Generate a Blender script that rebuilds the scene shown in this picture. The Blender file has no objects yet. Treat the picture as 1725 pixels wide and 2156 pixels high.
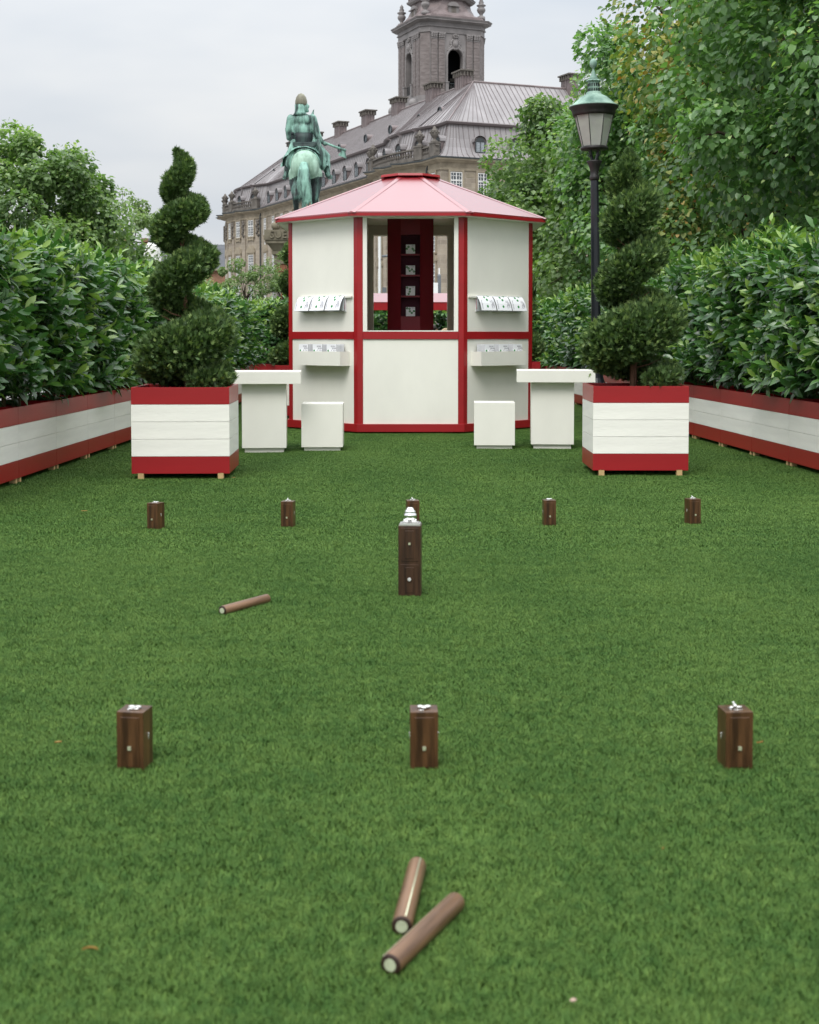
import bpy, bmesh, math, random
import numpy as np
from mathutils import Vector, Matrix
R = math.radians
scene = bpy.context.scene
COL = scene.collection
random.seed(7)

# ------------------------------------------------------------ camera
CAM_H, PITCH, FPX, CX, CY = 1.13, R(3.0), 2900.0, 862.5, 857.0   # in units of a 1725 px wide picture
cd = bpy.data.cameras.new('camera'); cam = bpy.data.objects.new('camera', cd); COL.objects.link(cam)
cam.location = (0, 0, CAM_H); cam.rotation_euler = (R(90) - PITCH, 0, 0)
cd.sensor_fit = 'HORIZONTAL'; cd.sensor_width = 36; cd.lens = FPX / 1725 * 36
cd.shift_y = (CY - 1078) / 1725; cd.clip_start = .05; cd.clip_end = 4000
cd.dof.use_dof = True; cd.dof.focus_distance = 14.0; cd.dof.aperture_fstop = 8.5
scene.camera = cam
# ------------------------------------------------------------ sky, sun, exposure
SUN_EL, SUN_AZ = R(52), R(-163)         # soft light from behind the camera, left
w = bpy.data.worlds.new('World'); scene.world = w; w.use_nodes = True
nt = w.node_tree; nt.nodes.clear(); N = nt.nodes.new; L = nt.links.new
out = N('ShaderNodeOutputWorld'); bg = N('ShaderNodeBackground'); bg.inputs[1].default_value = .1
sky = N('ShaderNodeTexSky'); sky.sky_type = 'NISHITA'; sky.sun_disc = False
sky.sun_elevation = SUN_EL; sky.sun_rotation = SUN_AZ; sky.air_density = 1.5; sky.dust_density = 4
tc = N('ShaderNodeTexCoord'); sp = N('ShaderNodeSeparateXYZ'); L(tc.outputs['Generated'], sp.inputs[0])
def wm(op, a, b, clamp=False):
    n = N('ShaderNodeMath'); n.operation = op; n.use_clamp = clamp
    for i, q in enumerate((a, b)):
        if isinstance(q, (int, float)): n.inputs[i].default_value = q
        else: L(q, n.inputs[i])
    return n.outputs[0]
up = wm('MAXIMUM', sp.outputs[2], 0.0)
lum = wm('ADD', wm('MULTIPLY', wm('MULTIPLY', up, up), 3.3), 1.0)       # overcast: brighter towards the zenith
mp = N('ShaderNodeMapping'); mp.inputs['Scale'].default_value = (1.0, 1.0, 3.2); L(tc.outputs['Generated'], mp.inputs[0])
cn = N('ShaderNodeTexNoise'); cn.inputs['Scale'].default_value = 3.0; cn.inputs['Detail'].default_value = 4; cn.inputs['Roughness'].default_value = .5
L(mp.outputs[0], cn.inputs[0])
cr = N('ShaderNodeValToRGB'); cr.color_ramp.elements[0].position = .30; cr.color_ramp.elements[1].position = .66
cr.color_ramp.elements[0].color = (.73, .79, .87, 1); cr.color_ramp.elements[1].color = (1.0, 1.01, 1.02, 1)
L(cn.outputs[0], cr.inputs[0])
vm = N('ShaderNodeVectorMath'); vm.operation = 'SCALE'; L(cr.outputs[0], vm.inputs[0])
L(wm('MULTIPLY', lum, 6.5), vm.inputs['Scale'])
mx = N('ShaderNodeMix'); mx.data_type = 'RGBA'; mx.inputs[0].default_value = .93
L(sky.outputs[0], mx.inputs[6]); L(vm.outputs[0], mx.inputs[7]); L(mx.outputs[2], bg.inputs[0]); L(bg.outputs[0], out.inputs[0])
sl = bpy.data.lights.new('sun', 'SUN'); sl.energy = 1.5; sl.angle = R(28); sl.color = (1, .97, .92)
sun = bpy.data.objects.new('sun', sl); COL.objects.link(sun)
sdir = Vector((math.cos(SUN_EL) * math.sin(SUN_AZ), math.cos(SUN_EL) * math.cos(SUN_AZ), math.sin(SUN_EL)))
sun.rotation_euler = sdir.to_track_quat('Z', 'Y').to_euler(); sun.location = sdir * 50
scene.view_settings.view_transform = 'Standard'; scene.view_settings.look = 'None'
scene.view_settings.exposure = 0.38; scene.view_settings.gamma = 1; scene.view_settings.use_curve_mapping = False
scene.render.engine = 'CYCLES'
cy = scene.cycles; cy.use_denoising = True; cy.max_bounces = 7; cy.diffuse_bounces = 5; cy.glossy_bounces = 3
cy.transmission_bounces = 6; cy.transparent_max_bounces = 8; cy.caustics_reflective = False; cy.caustics_refractive = False

# ------------------------------------------------------------ pixel helpers (a pixel gives a direction only)
def ray(px, py):
    a, b = (px - CX) / FPX, (CY - py) / FPX
    return Vector((a, math.cos(PITCH) + b * math.sin(PITCH), -math.sin(PITCH) + b * math.cos(PITCH)))
def gp(px, py, z=0.0):
    d = ray(px, py); t = (z - CAM_H) / d.z
    return Vector((d.x * t, d.y * t, z))
def dp(px, py, Y):
    d = ray(px, py); t = Y / d.y
    return Vector((d.x * t, Y, CAM_H + d.z * t))

# ------------------------------------------------------------ materials
M = {}
def mat(name, col, rough=.55, spec=.4, var=.12, vscale=6., bump=0., bscale=60., coat=0., ior=1.5, metal=0., stretch=(1, 1, 1), col2=None, coat_ior=1.5, coat_rough=.08):
    m = bpy.data.materials.new(name); m.use_nodes = True; t = m.node_tree; p = t.nodes['Principled BSDF']
    c = t.nodes.new('ShaderNodeTexCoord'); mpn = t.nodes.new('ShaderNodeMapping'); mpn.inputs['Scale'].default_value = stretch
    t.links.new(c.outputs['Object'], mpn.inputs[0])
    n = t.nodes.new('ShaderNodeTexNoise'); n.inputs['Scale'].default_value = vscale; n.inputs['Detail'].default_value = 5
    n.inputs['Roughness'].default_value = .6
    t.links.new(mpn.outputs[0], n.inputs[0])
    rp = t.nodes.new('ShaderNodeValToRGB'); rp.color_ramp.elements[0].position = .3; rp.color_ramp.elements[1].position = .7
    a = [x * (1 - var) for x in col]; b = [x * (1 + var) for x in col] if col2 is None else col2
    rp.color_ramp.elements[0].color = (*a, 1); rp.color_ramp.elements[1].color = (*b, 1)
    t.links.new(n.outputs[0], rp.inputs[0]); t.links.new(rp.outputs[0], p.inputs['Base Color'])
    p.inputs['Roughness'].default_value = rough; p.inputs['Specular IOR Level'].default_value = spec; p.inputs['IOR'].default_value = ior
    p.inputs['Metallic'].default_value = metal; p.inputs['Coat Weight'].default_value = coat; p.inputs['Coat Roughness'].default_value = coat_rough
    p.inputs['Coat IOR'].default_value = coat_ior
    if bump:
        n2 = t.nodes.new('ShaderNodeTexNoise'); n2.inputs['Scale'].default_value = bscale; n2.inputs['Detail'].default_value = 4
        t.links.new(mpn.outputs[0], n2.inputs[0])
        bn = t.nodes.new('ShaderNodeBump'); bn.inputs['Strength'].default_value = bump; bn.inputs['Distance'].default_value = .01
        t.links.new(n2.outputs[0], bn.inputs['Height']); t.links.new(bn.outputs[0], p.inputs['Normal'])
    M[name] = m
    return m
def leafmat(name, stops, rough=.45, spec=.4, trans=.22, tcol=(.20, .34, .04)):
    m = bpy.data.materials.new(name); m.use_nodes = True; t = m.node_tree; p = t.nodes['Principled BSDF']
    a = t.nodes.new('ShaderNodeAttribute'); a.attribute_name = 'tint'
    rp = t.nodes.new('ShaderNodeValToRGB'); e = rp.color_ramp.elements
    e[0].position, e[0].color = stops[0][0], (*stops[0][1], 1); e[1].position, e[1].color = stops[-1][0], (*stops[-1][1], 1)
    for q, c in stops[1:-1]:
        k = e.new(q); k.color = (*c, 1)
    t.links.new(a.outputs['Fac'], rp.inputs[0]); t.links.new(rp.outputs[0], p.inputs['Base Color'])
    p.inputs['Roughness'].default_value = rough; p.inputs['Specular IOR Level'].default_value = spec
    tr = t.nodes.new('ShaderNodeBsdfTranslucent'); mm = t.nodes.new('ShaderNodeMix'); mm.data_type = 'RGBA'; mm.blend_type = 'MULTIPLY'; mm.inputs[0].default_value = 0
    sc = t.nodes.new('ShaderNodeVectorMath'); sc.operation = 'MULTIPLY'; sc.inputs[1].default_value = (1.6, 1.9, .8)
    t.links.new(rp.outputs[0], sc.inputs[0]); t.links.new(sc.outputs[0], tr.inputs[0])
    mix = t.nodes.new('ShaderNodeMixShader'); mix.inputs[0].default_value = trans
    t.links.new(p.outputs[0], mix.inputs[1]); t.links.new(tr.outputs[0], mix.inputs[2]); t.links.new(mix.outputs[0], t.nodes['Material Output'].inputs[0])
    M[name] = m
    return m
def brickmat(name, c1, c2, mortar, sx, sy, msize=.02, rough=.8, var=.25):
    """masonry in the object's own x-z plane (y-z faces share it through x + y)"""
    m = bpy.data.materials.new(name); m.use_nodes = True; t = m.node_tree; p = t.nodes['Principled BSDF']
    c = t.nodes.new('ShaderNodeTexCoord'); s = t.nodes.new('ShaderNodeSeparateXYZ'); t.links.new(c.outputs['Object'], s.inputs[0])
    ad = t.nodes.new('ShaderNodeMath'); t.links.new(s.outputs[0], ad.inputs[0]); t.links.new(s.outputs[1], ad.inputs[1])
    cb = t.nodes.new('ShaderNodeCombineXYZ'); t.links.new(ad.outputs[0], cb.inputs[0]); t.links.new(s.outputs[2], cb.inputs[1])
    b = t.nodes.new('ShaderNodeTexBrick'); b.inputs['Scale'].default_value = 1; b.inputs['Brick Width'].default_value = sx; b.inputs['Row Height'].default_value = sy
    b.inputs['Mortar Size'].default_value = msize; b.inputs['Bias'].default_value = 0
    b.inputs['Color1'].default_value = (*c1, 1); b.inputs['Color2'].default_value = (*c2, 1); b.inputs['Mortar'].default_value = (*mortar, 1)
    t.links.new(cb.outputs[0], b.inputs[0])
    n = t.nodes.new('ShaderNodeTexNoise'); n.inputs['Scale'].default_value = .35; n.inputs['Detail'].default_value = 7; n.inputs['Roughness'].default_value = .7
    t.links.new(c.outputs['Object'], n.inputs[0])
    r2 = t.nodes.new('ShaderNodeMapRange'); r2.inputs[1].default_value = .3; r2.inputs[2].default_value = .7; r2.inputs[3].default_value = 1 - var; r2.inputs[4].default_value = 1 + var
    t.links.new(n.outputs[0], r2.inputs[0])
    v = t.nodes.new('ShaderNodeVectorMath'); v.operation = 'SCALE'; t.links.new(b.outputs[0], v.inputs[0]); t.links.new(r2.outputs[0], v.inputs['Scale'])
    t.links.new(v.outputs[0], p.inputs['Base Color']); p.inputs['Roughness'].default_value = rough; p.inputs['Specular IOR Level'].default_value = .2
    M[name] = m
    return m

mat('cream', (.80, .79, .715), .36, .42, .045, 2.2, .06, 120, stretch=(1, 1, .5))
mat('white_board', (.82, .81, .745), .5, .3, .07, 3.5, .15, 45, stretch=(.35, .35, 3))
mat('red', (.30, .0095, .013), .36, .4, .10, 2.2, .06, 70, coat=.15, coat_rough=.25, stretch=(.5, .5, 2.5))
mat('red_roof', (.26, .014, .020), .35, .6, .06, 1.5, coat=1.0, coat_ior=2.1, coat_rough=.24)
mat('red_deep', (.20, .008, .018), .45, .4, .06, 3)
mat('niche', (.085, .022, .035), .7, .2, .08, 5)
mat('pine', (.52, .36, .17), .7, .2, .15, 8, stretch=(6, 6, 1))
mat('soil', (.05, .022, .012), .95, .1, .5, 30, .8, 50)
mat('walnut', (.034, .0155, .0065), .36, .35, .5, 5, .08, 30, stretch=(9, 9, .8), col2=(.115, .054, .022), coat=.08, coat_rough=.2)
mat('walnut_dark', (.028, .013, .009), .36, .45, .5, 5, .06, 30, stretch=(8, 8, .7), col2=(.072, .034, .017), coat=.1, coat_rough=.2)
mat('walnut_stick', (.10, .050, .025), .4, .4, .35, 4, .06, 30, stretch=(9, 9, .8), col2=(.235, .130, .068), coat=.1, coat_rough=.3)
mat('walnut_end', (.03, .016, .011), .5, .3, .3, 40)
mat('inlay', (.62, .64, .45), .35, .5, .1, 20, metal=.55)
mat('silver', (.93, .93, .92), .12, .5, .02, 5, metal=1)
mat('silver_satin', (.70, .70, .67), .30, .5, .05, 20, metal=.85)
mat('paper', (.86, .87, .90), .5, .35, .02, 5)
mat('paper_grey', (.36, .39, .40), .6, .3, .05, 5)
mat('paper_pink', (.62, .28, .30), .6, .3, .05, 5)
mat('ink', (.16, .15, .19), .6, .2, .05, 5)
mat('green_dot', (.035, .24, .06), .5, .3, .05, 5)
mat('verdigris', (.12, .235, .19), .62, .3, .3, 6, .2, 20, stretch=(1, 1, .5), col2=(.34, .49, .41))
mat('iron', (.008, .010, .015), .38, .5, .4, 12, .15, 40)
mat('iron_warm', (.02, .018, .018), .5, .4, .4, 12, .15, 40)
mat('hair_dark', (.03, .02, .014), .5, .4, .3, 40, stretch=(1, 1, .2)); mat('hair_blond', (.42, .31, .17), .5, .4, .3, 40, stretch=(1, 1, .2))
mat('skin', (.55, .34, .25), .5, .4, .06, 10); mat('cloth_blue', (.06, .08, .14), .85, .2, .1, 20); mat('cloth_beige', (.42, .36, .27), .85, .2, .1, 20)
mat('bark', (.055, .042, .03), .9, .2, .4, 12, .6, 30, stretch=(3, 3, .6))
mat('bark_thuja', (.16, .085, .055), .9, .2, .35, 20, .6, 40, stretch=(3, 3, .5))
mat('twig', (.09, .075, .035), .8, .2, .3, 20)
mat('dry_leaf', (.32, .19, .05), .6, .3, .25, 30)
mat('pebble', (.42, .30, .24), .6, .3, .15, 40)
mat('paving', (.23, .225, .215), .85, .2, .2, .6, .2, 8)
mat('pole_white', (.75, .76, .76), .4, .4, .05, 3); mat('post_grey', (.14, .155, .17), .5, .4, .1, 5); mat('canvas', (.72, .72, .69), .8, .2, .06, 3)

# ------------------------------------------------------------ mesh helpers
class MB:
    def __init__(s): s.v, s.f = [], []
    def add(s, vs, fs):
        o = len(s.v); s.v += [tuple(q) for q in vs]; s.f += [tuple(i + o for i in f) for f in fs]; return s
    def box(s, c, d, rz=0., rx=0.):
        vs = []
        m = Matrix.Rotation(rz, 3, 'Z') @ Matrix.Rotation(rx, 3, 'X')
        for x in (-.5, .5):
            for y in (-.5, .5):
                for z in (-.5, .5): vs.append(Vector(c) + m @ Vector((x * d[0], y * d[1], z * d[2])))
        return s.add(vs, [(0, 1, 3, 2), (4, 6, 7, 5), (0, 4, 5, 1), (2, 3, 7, 6), (0, 2, 6, 4), (1, 5, 7, 3)])
    def prism(s, poly, z0, z1, poly1=None):
        n = len(poly); p1 = poly1 or poly
        return s.add([(x, y, z0) for x, y in poly] + [(x, y, z1) for x, y in p1],
                     [(i, (i + 1) % n, n + (i + 1) % n, n + i) for i in range(n)] + [tuple(range(n))[::-1], tuple(range(n, 2 * n))])
    def extr(s, poly, y0, y1, c=(0, 0, 0), rz=0.):
        """polygon in x-z, extruded along y"""
        n = len(poly); m = Matrix.Rotation(rz, 3, 'Z')
        vs = [Vector(c) + m @ Vector((x, y, z)) for y in (y0, y1) for x, z in poly]
        return s.add(vs, [((i + 1) % n, i, n + i, n + (i + 1) % n) for i in range(n)] + [tuple(range(n)), tuple(range(n, 2 * n))[::-1]])
    def lathe(s, prof, n=20, c=(0, 0, 0), sx=1., sy=1., ph=0.):
        vs, fs = [], []
        for r, z in prof:
            for k in range(n):
                a = 2 * math.pi * k / n + ph; vs.append((c[0] + sx * r * math.cos(a), c[1] + sy * r * math.sin(a), c[2] + z))
        for i in range(len(prof) - 1):
            for k in range(n):
                q = (k + 1) % n; fs.append((i * n + k, i * n + q, (i + 1) * n + q, (i + 1) * n + k))
        fs.append(tuple(range(n))[::-1]); fs.append(tuple(range((len(prof) - 1) * n, len(prof) * n)))
        return s.add(vs, fs)
    def tube(s, path, rad, n=8):
        path = [Vector([float(q) for q in p]) for p in path]; vs, fs = [], []
        rad = [float(rad)] * len(path) if not hasattr(rad, '__len__') else [float(q) for q in rad]
        for i, p in enumerate(path):
            d = (path[min(i + 1, len(path) - 1)] - path[max(i - 1, 0)]).normalized()
            a = d.orthogonal().normalized() if i == 0 else (a - d * a.dot(d)).normalized()
            b = d.cross(a)
            for k in range(n):
                t = 2 * math.pi * k / n; vs.append(p + rad[i] * (a * math.cos(t) + b * math.sin(t)))
        for i in range(len(path) - 1):
            for k in range(n):
                q = (k + 1) % n; fs.append((i * n + k, i * n + q, (i + 1) * n + q, (i + 1) * n + k))
        fs.append(tuple(range(n))[::-1]); fs.append(tuple(range((len(path) - 1) * n, len(path) * n)))
        return s.add(vs, fs)
    def ball(s, c, r, n=12, rings=8):
        if not hasattr(r, '__len__'): r = (r, r, r)
        prof = [(max(math.sin(math.pi * i / rings), .001), -math.cos(math.pi * i / rings) * r[2]) for i in range(rings + 1)]
        return s.lathe(prof, n, c, r[0], r[1])
    def mesh(s, name, m, smooth=False, bevel=0.):
        me = bpy.data.meshes.new(name); me.from_pydata(s.v, [], s.f)
        b = bmesh.new(); b.from_mesh(me); bmesh.ops.recalc_face_normals(b, faces=b.faces)
        if bevel:
            bmesh.ops.bevel(b, geom=[e for e in b.edges if e.is_manifold and e.calc_face_angle(0) > .5], offset=bevel, segments=2, affect='EDGES', profile=.7, clamp_overlap=True)
        b.to_mesh(me); b.free()
        if m: me.materials.append(M[m] if isinstance(m, str) else m)
        if smooth: me.polygons.foreach_set('use_smooth', [True] * len(me.polygons))
        return me
    def build(s, name, m, parent=None, loc=(0, 0, 0), rz=0., smooth=False, bevel=0.):
        return link(name, s.mesh(name, m, smooth, bevel), parent, loc, rz)
def link(name, data, parent=None, loc=(0, 0, 0), rz=0.):
    o = bpy.data.objects.new(name, data); COL.objects.link(o); o.location = loc; o.rotation_euler = (0, 0, rz)
    if parent: o.parent = parent
    return o
def tag(o, label=None, cat=None, group=None, kind=None):
    if label: o['label'] = label
    if cat: o['category'] = cat
    if group: o['group'] = group
    if kind: o['kind'] = kind
    return o
def thing(name, label, cat, loc=(0, 0, 0), rz=0., group=None):
    return tag(link(name, None, None, loc, rz), label, cat, group)
def dup(o, parent=None, loc=None, rz=None, label=None):
    c = o.copy(); COL.objects.link(c); c.parent = parent
    if loc is not None: c.location = loc
    if rz is not None: c.rotation_euler = (0, 0, rz)
    if label: c['label'] = label
    for ch in list(o.children): dup(ch, c)
    return c
TEXTS = {}
def text(body, size, parent, loc, rot, m='ink', ext=.0003, align='LEFT', name='lettering'):
    cu = bpy.data.curves.new(name, 'FONT'); cu.body = body; cu.size = size; cu.extrude = ext; cu.align_x = align; cu.align_y = 'CENTER'; cu.resolution_u = 2
    key = (body, size, m, ext, align)
    if key not in TEXTS:
        tmp = bpy.data.objects.new(name, cu); COL.objects.link(tmp); dg = bpy.context.evaluated_depsgraph_get(); dg.update()
        me = bpy.data.meshes.new_from_object(tmp.evaluated_get(dg)); bpy.data.objects.remove(tmp)
        me.materials.clear(); me.materials.append(M[m]); TEXTS[key] = me
    o = link(name, TEXTS[key], parent, loc); o.rotation_euler = rot
    return o
def blob(name, prims, m, parent, voxel=.05, smooth=4, mesh_only=False):
    """one continuous surface out of overlapping rounded pieces"""
    mb = MB()
    for p in prims:
        if p[0] == 'e': mb.ball(p[1], p[2], 14, 10)
        elif p[0] == 't': mb.tube(p[1], p[2], 10); [mb.ball(p[1][k], p[2][k] * .99, 10, 6) for k in range(len(p[1]))]
        elif p[0] == 'm': mb.add(p[1], p[2])
    me = mb.mesh(name, None); o = bpy.data.objects.new(name, me); COL.objects.link(o)
    a = o.modifiers.new('r', 'REMESH'); a.mode = 'VOXEL'; a.voxel_size = voxel; a.use_smooth_shade = True
    if smooth: b = o.modifiers.new('s', 'SMOOTH'); b.iterations = smooth; b.factor = .5
    dg = bpy.context.evaluated_depsgraph_get(); dg.update()
    me2 = bpy.data.meshes.new_from_object(o.evaluated_get(dg)); bpy.data.objects.remove(o); bpy.data.meshes.remove(me)
    me2.name = name; me2.materials.clear(); me2.materials.append(M[m]); me2.polygons.foreach_set('use_smooth', [True] * len(me2.polygons))
    return me2 if mesh_only else link(name, me2, parent)
def scatter(name, tv, tf, pos, Rm, scl, tint, m):
    """many copies of a small triangle template in one mesh"""
    tv = np.array(tv, float); tf = np.array(tf, int); n, k, q = len(pos), len(tv), len(tf)
    v = np.einsum('nij,kj->nki', Rm, tv) * np.asarray(scl)[:, None, None] + np.asarray(pos)[:, None, :]
    f = (tf[None] + (np.arange(n) * k)[:, None, None]).reshape(-1, 3)
    me = bpy.data.meshes.new(name); me.vertices.add(n * k); me.vertices.foreach_set('co', v.reshape(-1).astype(np.float32))
    me.loops.add(len(f) * 3); me.loops.foreach_set('vertex_index', f.reshape(-1).astype(np.int32))
    me.polygons.add(len(f)); me.polygons.foreach_set('loop_start', np.arange(0, len(f) * 3, 3, dtype=np.int32))
    me.polygons.foreach_set('use_smooth', np.ones(len(f), bool))
    a = me.attributes.new('tint', 'FLOAT', 'POINT'); a.data.foreach_set('value', np.repeat(np.asarray(tint), k).astype(np.float32))
    me.materials.append(M[m]); me.update(calc_edges=True)
    return me
def frames(axis, nrm):
    """rotation matrices whose columns are side, axis, normal"""
    y = axis / np.linalg.norm(axis, axis=1, keepdims=True)
    x = np.cross(y, nrm); x /= np.linalg.norm(x, axis=1, keepdims=True) + 1e-9
    z = np.cross(x, y)
    return np.stack([x, y, z], axis=2)
def unit(a): return a / (np.linalg.norm(a, axis=-1, keepdims=True) + 1e-9)
ORD = ['first', 'second', 'third', 'fourth', 'fifth', 'sixth', 'seventh', 'eighth', 'ninth', 'tenth', 'eleventh', 'twelfth', 'thirteenth', 'fourteenth', 'fifteenth', 'sixteenth', 'seventeenth']

# ============================================================ ground
tag(MB().box((0, 600, -.06), (2400, 2400, .06)).build('ground', 'paving'), 'grey paved square stretching to the buildings', None, None, 'structure')
def lawn_mat(name, blades):
    m = bpy.data.materials.new(name); m.use_nodes = True; t = m.node_tree; p = t.nodes['Principled BSDF']
    g = t.nodes.new('ShaderNodeNewGeometry')
    def noise(sc, det, st=(1, 1, 0)):
        a = t.nodes.new('ShaderNodeMapping'); a.inputs['Scale'].default_value = st; t.links.new(g.outputs['Position'], a.inputs[0])
        n = t.nodes.new('ShaderNodeTexNoise'); n.inputs['Scale'].default_value = sc; n.inputs['Detail'].default_value = det; n.inputs['Roughness'].default_value = .62
        t.links.new(a.outputs[0], n.inputs[0]); return n.outputs[0]
    s = t.nodes.new('ShaderNodeMath'); s.operation = 'ADD'; nz = t.nodes.new('ShaderNodeMath'); nz.operation = 'MULTIPLY_ADD'; nz.inputs[1].default_value = .55; t.links.new(noise(.75, 3, (1.6, .7, 0)), nz.inputs[0]); h2 = t.nodes.new('ShaderNodeMath'); h2.operation = 'MULTIPLY'; h2.inputs[1].default_value = .45; t.links.new(noise(3.2, 4, (1, 1.6, 0)), h2.inputs[0]); t.links.new(h2.outputs[0], nz.inputs[2]); t.links.new(nz.outputs[0], s.inputs[0]); t.links.new(noise(26, 3), s.inputs[1])
    rp = t.nodes.new('ShaderNodeValToRGB'); e = rp.color_ramp.elements
    e[0].position, e[0].color = .40, (.047, .113, .024, 1); e[1].position, e[1].color = .64, (.118, .203, .047, 1)
    h = t.nodes.new('ShaderNodeMath'); h.operation = 'MULTIPLY'; h.inputs[1].default_value = .5; t.links.new(s.outputs[0], h.inputs[0]); t.links.new(h.outputs[0], rp.inputs[0])
    src = rp.outputs[0]
    if blades:
        a = t.nodes.new('ShaderNodeAttribute'); a.attribute_name = 'tint'
        r2 = t.nodes.new('ShaderNodeValToRGB'); q = r2.color_ramp.elements
        q[0].position, q[0].color = 0, (.66, .70, .66, 1); q[1].position, q[1].color = 1, (2.1, 1.65, 1.6, 1)
        k = q.new(.45); k.color = (.95, .95, .95, 1); k = q.new(.86); k.color = (1.3, 1.22, 1.1, 1)
        t.links.new(a.outputs['Fac'], r2.inputs[0])
        v = t.nodes.new('ShaderNodeVectorMath'); v.operation = 'MULTIPLY'; t.links.new(src, v.inputs[0]); t.links.new(r2.outputs[0], v.inputs[1]); src = v.outputs[0]
    t.links.new(src, p.inputs['Base Color']); p.inputs['Roughness'].default_value = .6; p.inputs['Specular IOR Level'].default_value = .12
    M[name] = m
lawn_mat('turf_base', False); lawn_mat('turf_blade', True)
tag(MB().box((0, 12.4, -.006), (9.4, 31, .012)).build('lawn', 'turf_base'), 'green artificial turf mat laid between the hedges', None, None, 'structure')
def grass_patch(name, size, n, wid, hgt, seed):
    rg = np.random.default_rng(seed)
    tv = [(-.5, 0, 0), (.5, 0, 0), (-.4, .30, .5), (.4, .30, .5), (0, .95, .86)]
    tv = np.array(tv); tf = [(0, 1, 3), (0, 3, 2), (2, 3, 4)]
    az = rg.uniform(0, 2 * math.pi, n); ln = rg.uniform(.25, 1.25, n); h = hgt * rg.uniform(.55, 1.15, n)
    wd = wid * rg.uniform(.7, 1.3, n)
    pos = np.stack([rg.uniform(-size / 2, size / 2, n), rg.uniform(-size / 2, size / 2, n), np.zeros(n)], 1)
    c, s = np.cos(az), np.sin(az)
    Rm = np.zeros((n, 3, 3)); Rm[:, 0, 0] = c * wd; Rm[:, 1, 0] = s * wd
    Rm[:, 0, 1] = -s * h * ln; Rm[:, 1, 1] = c * h * ln; Rm[:, 2, 2] = h
    return scatter(name, tv, tf, pos, Rm, np.ones(n), np.clip(rg.beta(2, 2.2, n), 0, 1), 'turf_blade')
def turf(name, patches, pts, label):
    cl = bpy.data.collections.new(name + '_patch')
    for i, me in enumerate(patches): cl.objects.link(bpy.data.objects.new('%s_patch_%d' % (name, i), me))
    n = len(pts); me = bpy.data.meshes.new(name); me.vertices.add(n); me.vertices.foreach_set('co', np.array(pts, np.float32).reshape(-1))
    rg = np.random.default_rng(3)
    a = me.attributes.new('turn', 'FLOAT_VECTOR', 'POINT'); rv = np.zeros((n, 3), np.float32); rv[:, 2] = rg.uniform(0, 6.283, n); a.data.foreach_set('vector', rv.reshape(-1))
    b = me.attributes.new('pick', 'INT', 'POINT'); b.data.foreach_set('value', rg.integers(0, len(patches), n).astype(np.int32))
    me.materials.append(M['turf_blade'])
    o = link(name, me); tag(o, label, 'grass', None, 'stuff')
    ng = bpy.data.node_groups.new(name, 'GeometryNodeTree')
    ng.interface.new_socket('Geometry', in_out='INPUT', socket_type='NodeSocketGeometry'); ng.interface.new_socket('Geometry', in_out='OUTPUT', socket_type='NodeSocketGeometry')
    gi = ng.nodes.new('NodeGroupInput'); go = ng.nodes.new('NodeGroupOutput'); ip = ng.nodes.new('GeometryNodeInstanceOnPoints')
    ci = ng.nodes.new('GeometryNodeCollectionInfo'); ci.inputs[0].default_value = cl; ci.inputs[1].default_value = True; ci.inputs[2].default_value = True
    n1 = ng.nodes.new('GeometryNodeInputNamedAttribute'); n1.data_type = 'FLOAT_VECTOR'; n1.inputs[0].default_value = 'turn'
    n2 = ng.nodes.new('GeometryNodeInputNamedAttribute'); n2.data_type = 'INT'; n2.inputs[0].default_value = 'pick'
    er = ng.nodes.new('FunctionNodeEulerToRotation')
    l = ng.links.new; l(gi.outputs[0], ip.inputs['Points']); l(ci.outputs[0], ip.inputs['Instance']); ip.inputs['Pick Instance'].default_value = True
    l(n2.outputs[0], ip.inputs['Instance Index']); l(n1.outputs[0], er.inputs[0]); l(er.outputs[0], ip.inputs['Rotation']); l(ip.outputs[0], go.inputs[0])
    md = o.modifiers.new('scatter', 'NODES'); md.node_group = ng
near = [grass_patch('turf_near', .42, 9000, .0019, .018, 11 + i) for i in range(3)]
far = [grass_patch('turf_far', .80, 15000, .0034, .017, 21 + i) for i in range(3)]
rg = np.random.default_rng(5)
turf('grass_blades', near, [(x + rg.uniform(-.02, .02), y + rg.uniform(-.02, .02), .001) for x in np.arange(-3.0, 3.01, .26) for y in np.arange(1.5, 7.01, .26) if abs(x) < .32 * y + .8], 'short green turf blades in the foreground of the lawn')
turf('grass_blades', far, [(x + rg.uniform(-.04, .04), y + rg.uniform(-.04, .04), .001) for x in np.arange(-3.5, 3.51, .5) for y in np.arange(7.2, 26, .5)], 'short green turf blades on the far part of the lawn')

# ============================================================ planters
BH = .135
def boards(parent, w, dpt, cols, z0, th=.024):
    for k, c in enumerate(cols):
        z = z0 + (k + .5) * BH; h = BH - .0025; m = 'red' if c == 'r' else 'white_board'
        for s in (-1, 1):
            MB().box((0, 0, 0), (w, th, h)).build('board', m, parent, (0, s * (dpt / 2 - th / 2), z), bevel=.0015)
            MB().box((0, 0, 0), (th, dpt - 2 * th - .001, h)).build('board', m, parent, (s * (w / 2 - th / 2), 0, z), bevel=.0015)
def bark_chips(name, w, d, parent, loc, n=260, seed=1):
    r = random.Random(seed); mb = MB().box((0, 0, -.02), (w, d, .04))
    for _ in range(n): mb.box((r.uniform(-w / 2, w / 2) * .96, r.uniform(-d / 2, d / 2) * .96, r.uniform(.0, .02)), (r.uniform(.02, .05), r.uniform(.012, .025), .012), r.uniform(0, 3), r.uniform(-.6, .6))
    o = mb.build(name, 'soil', parent, loc); tag(o, None, None, None, 'stuff'); return o
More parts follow.
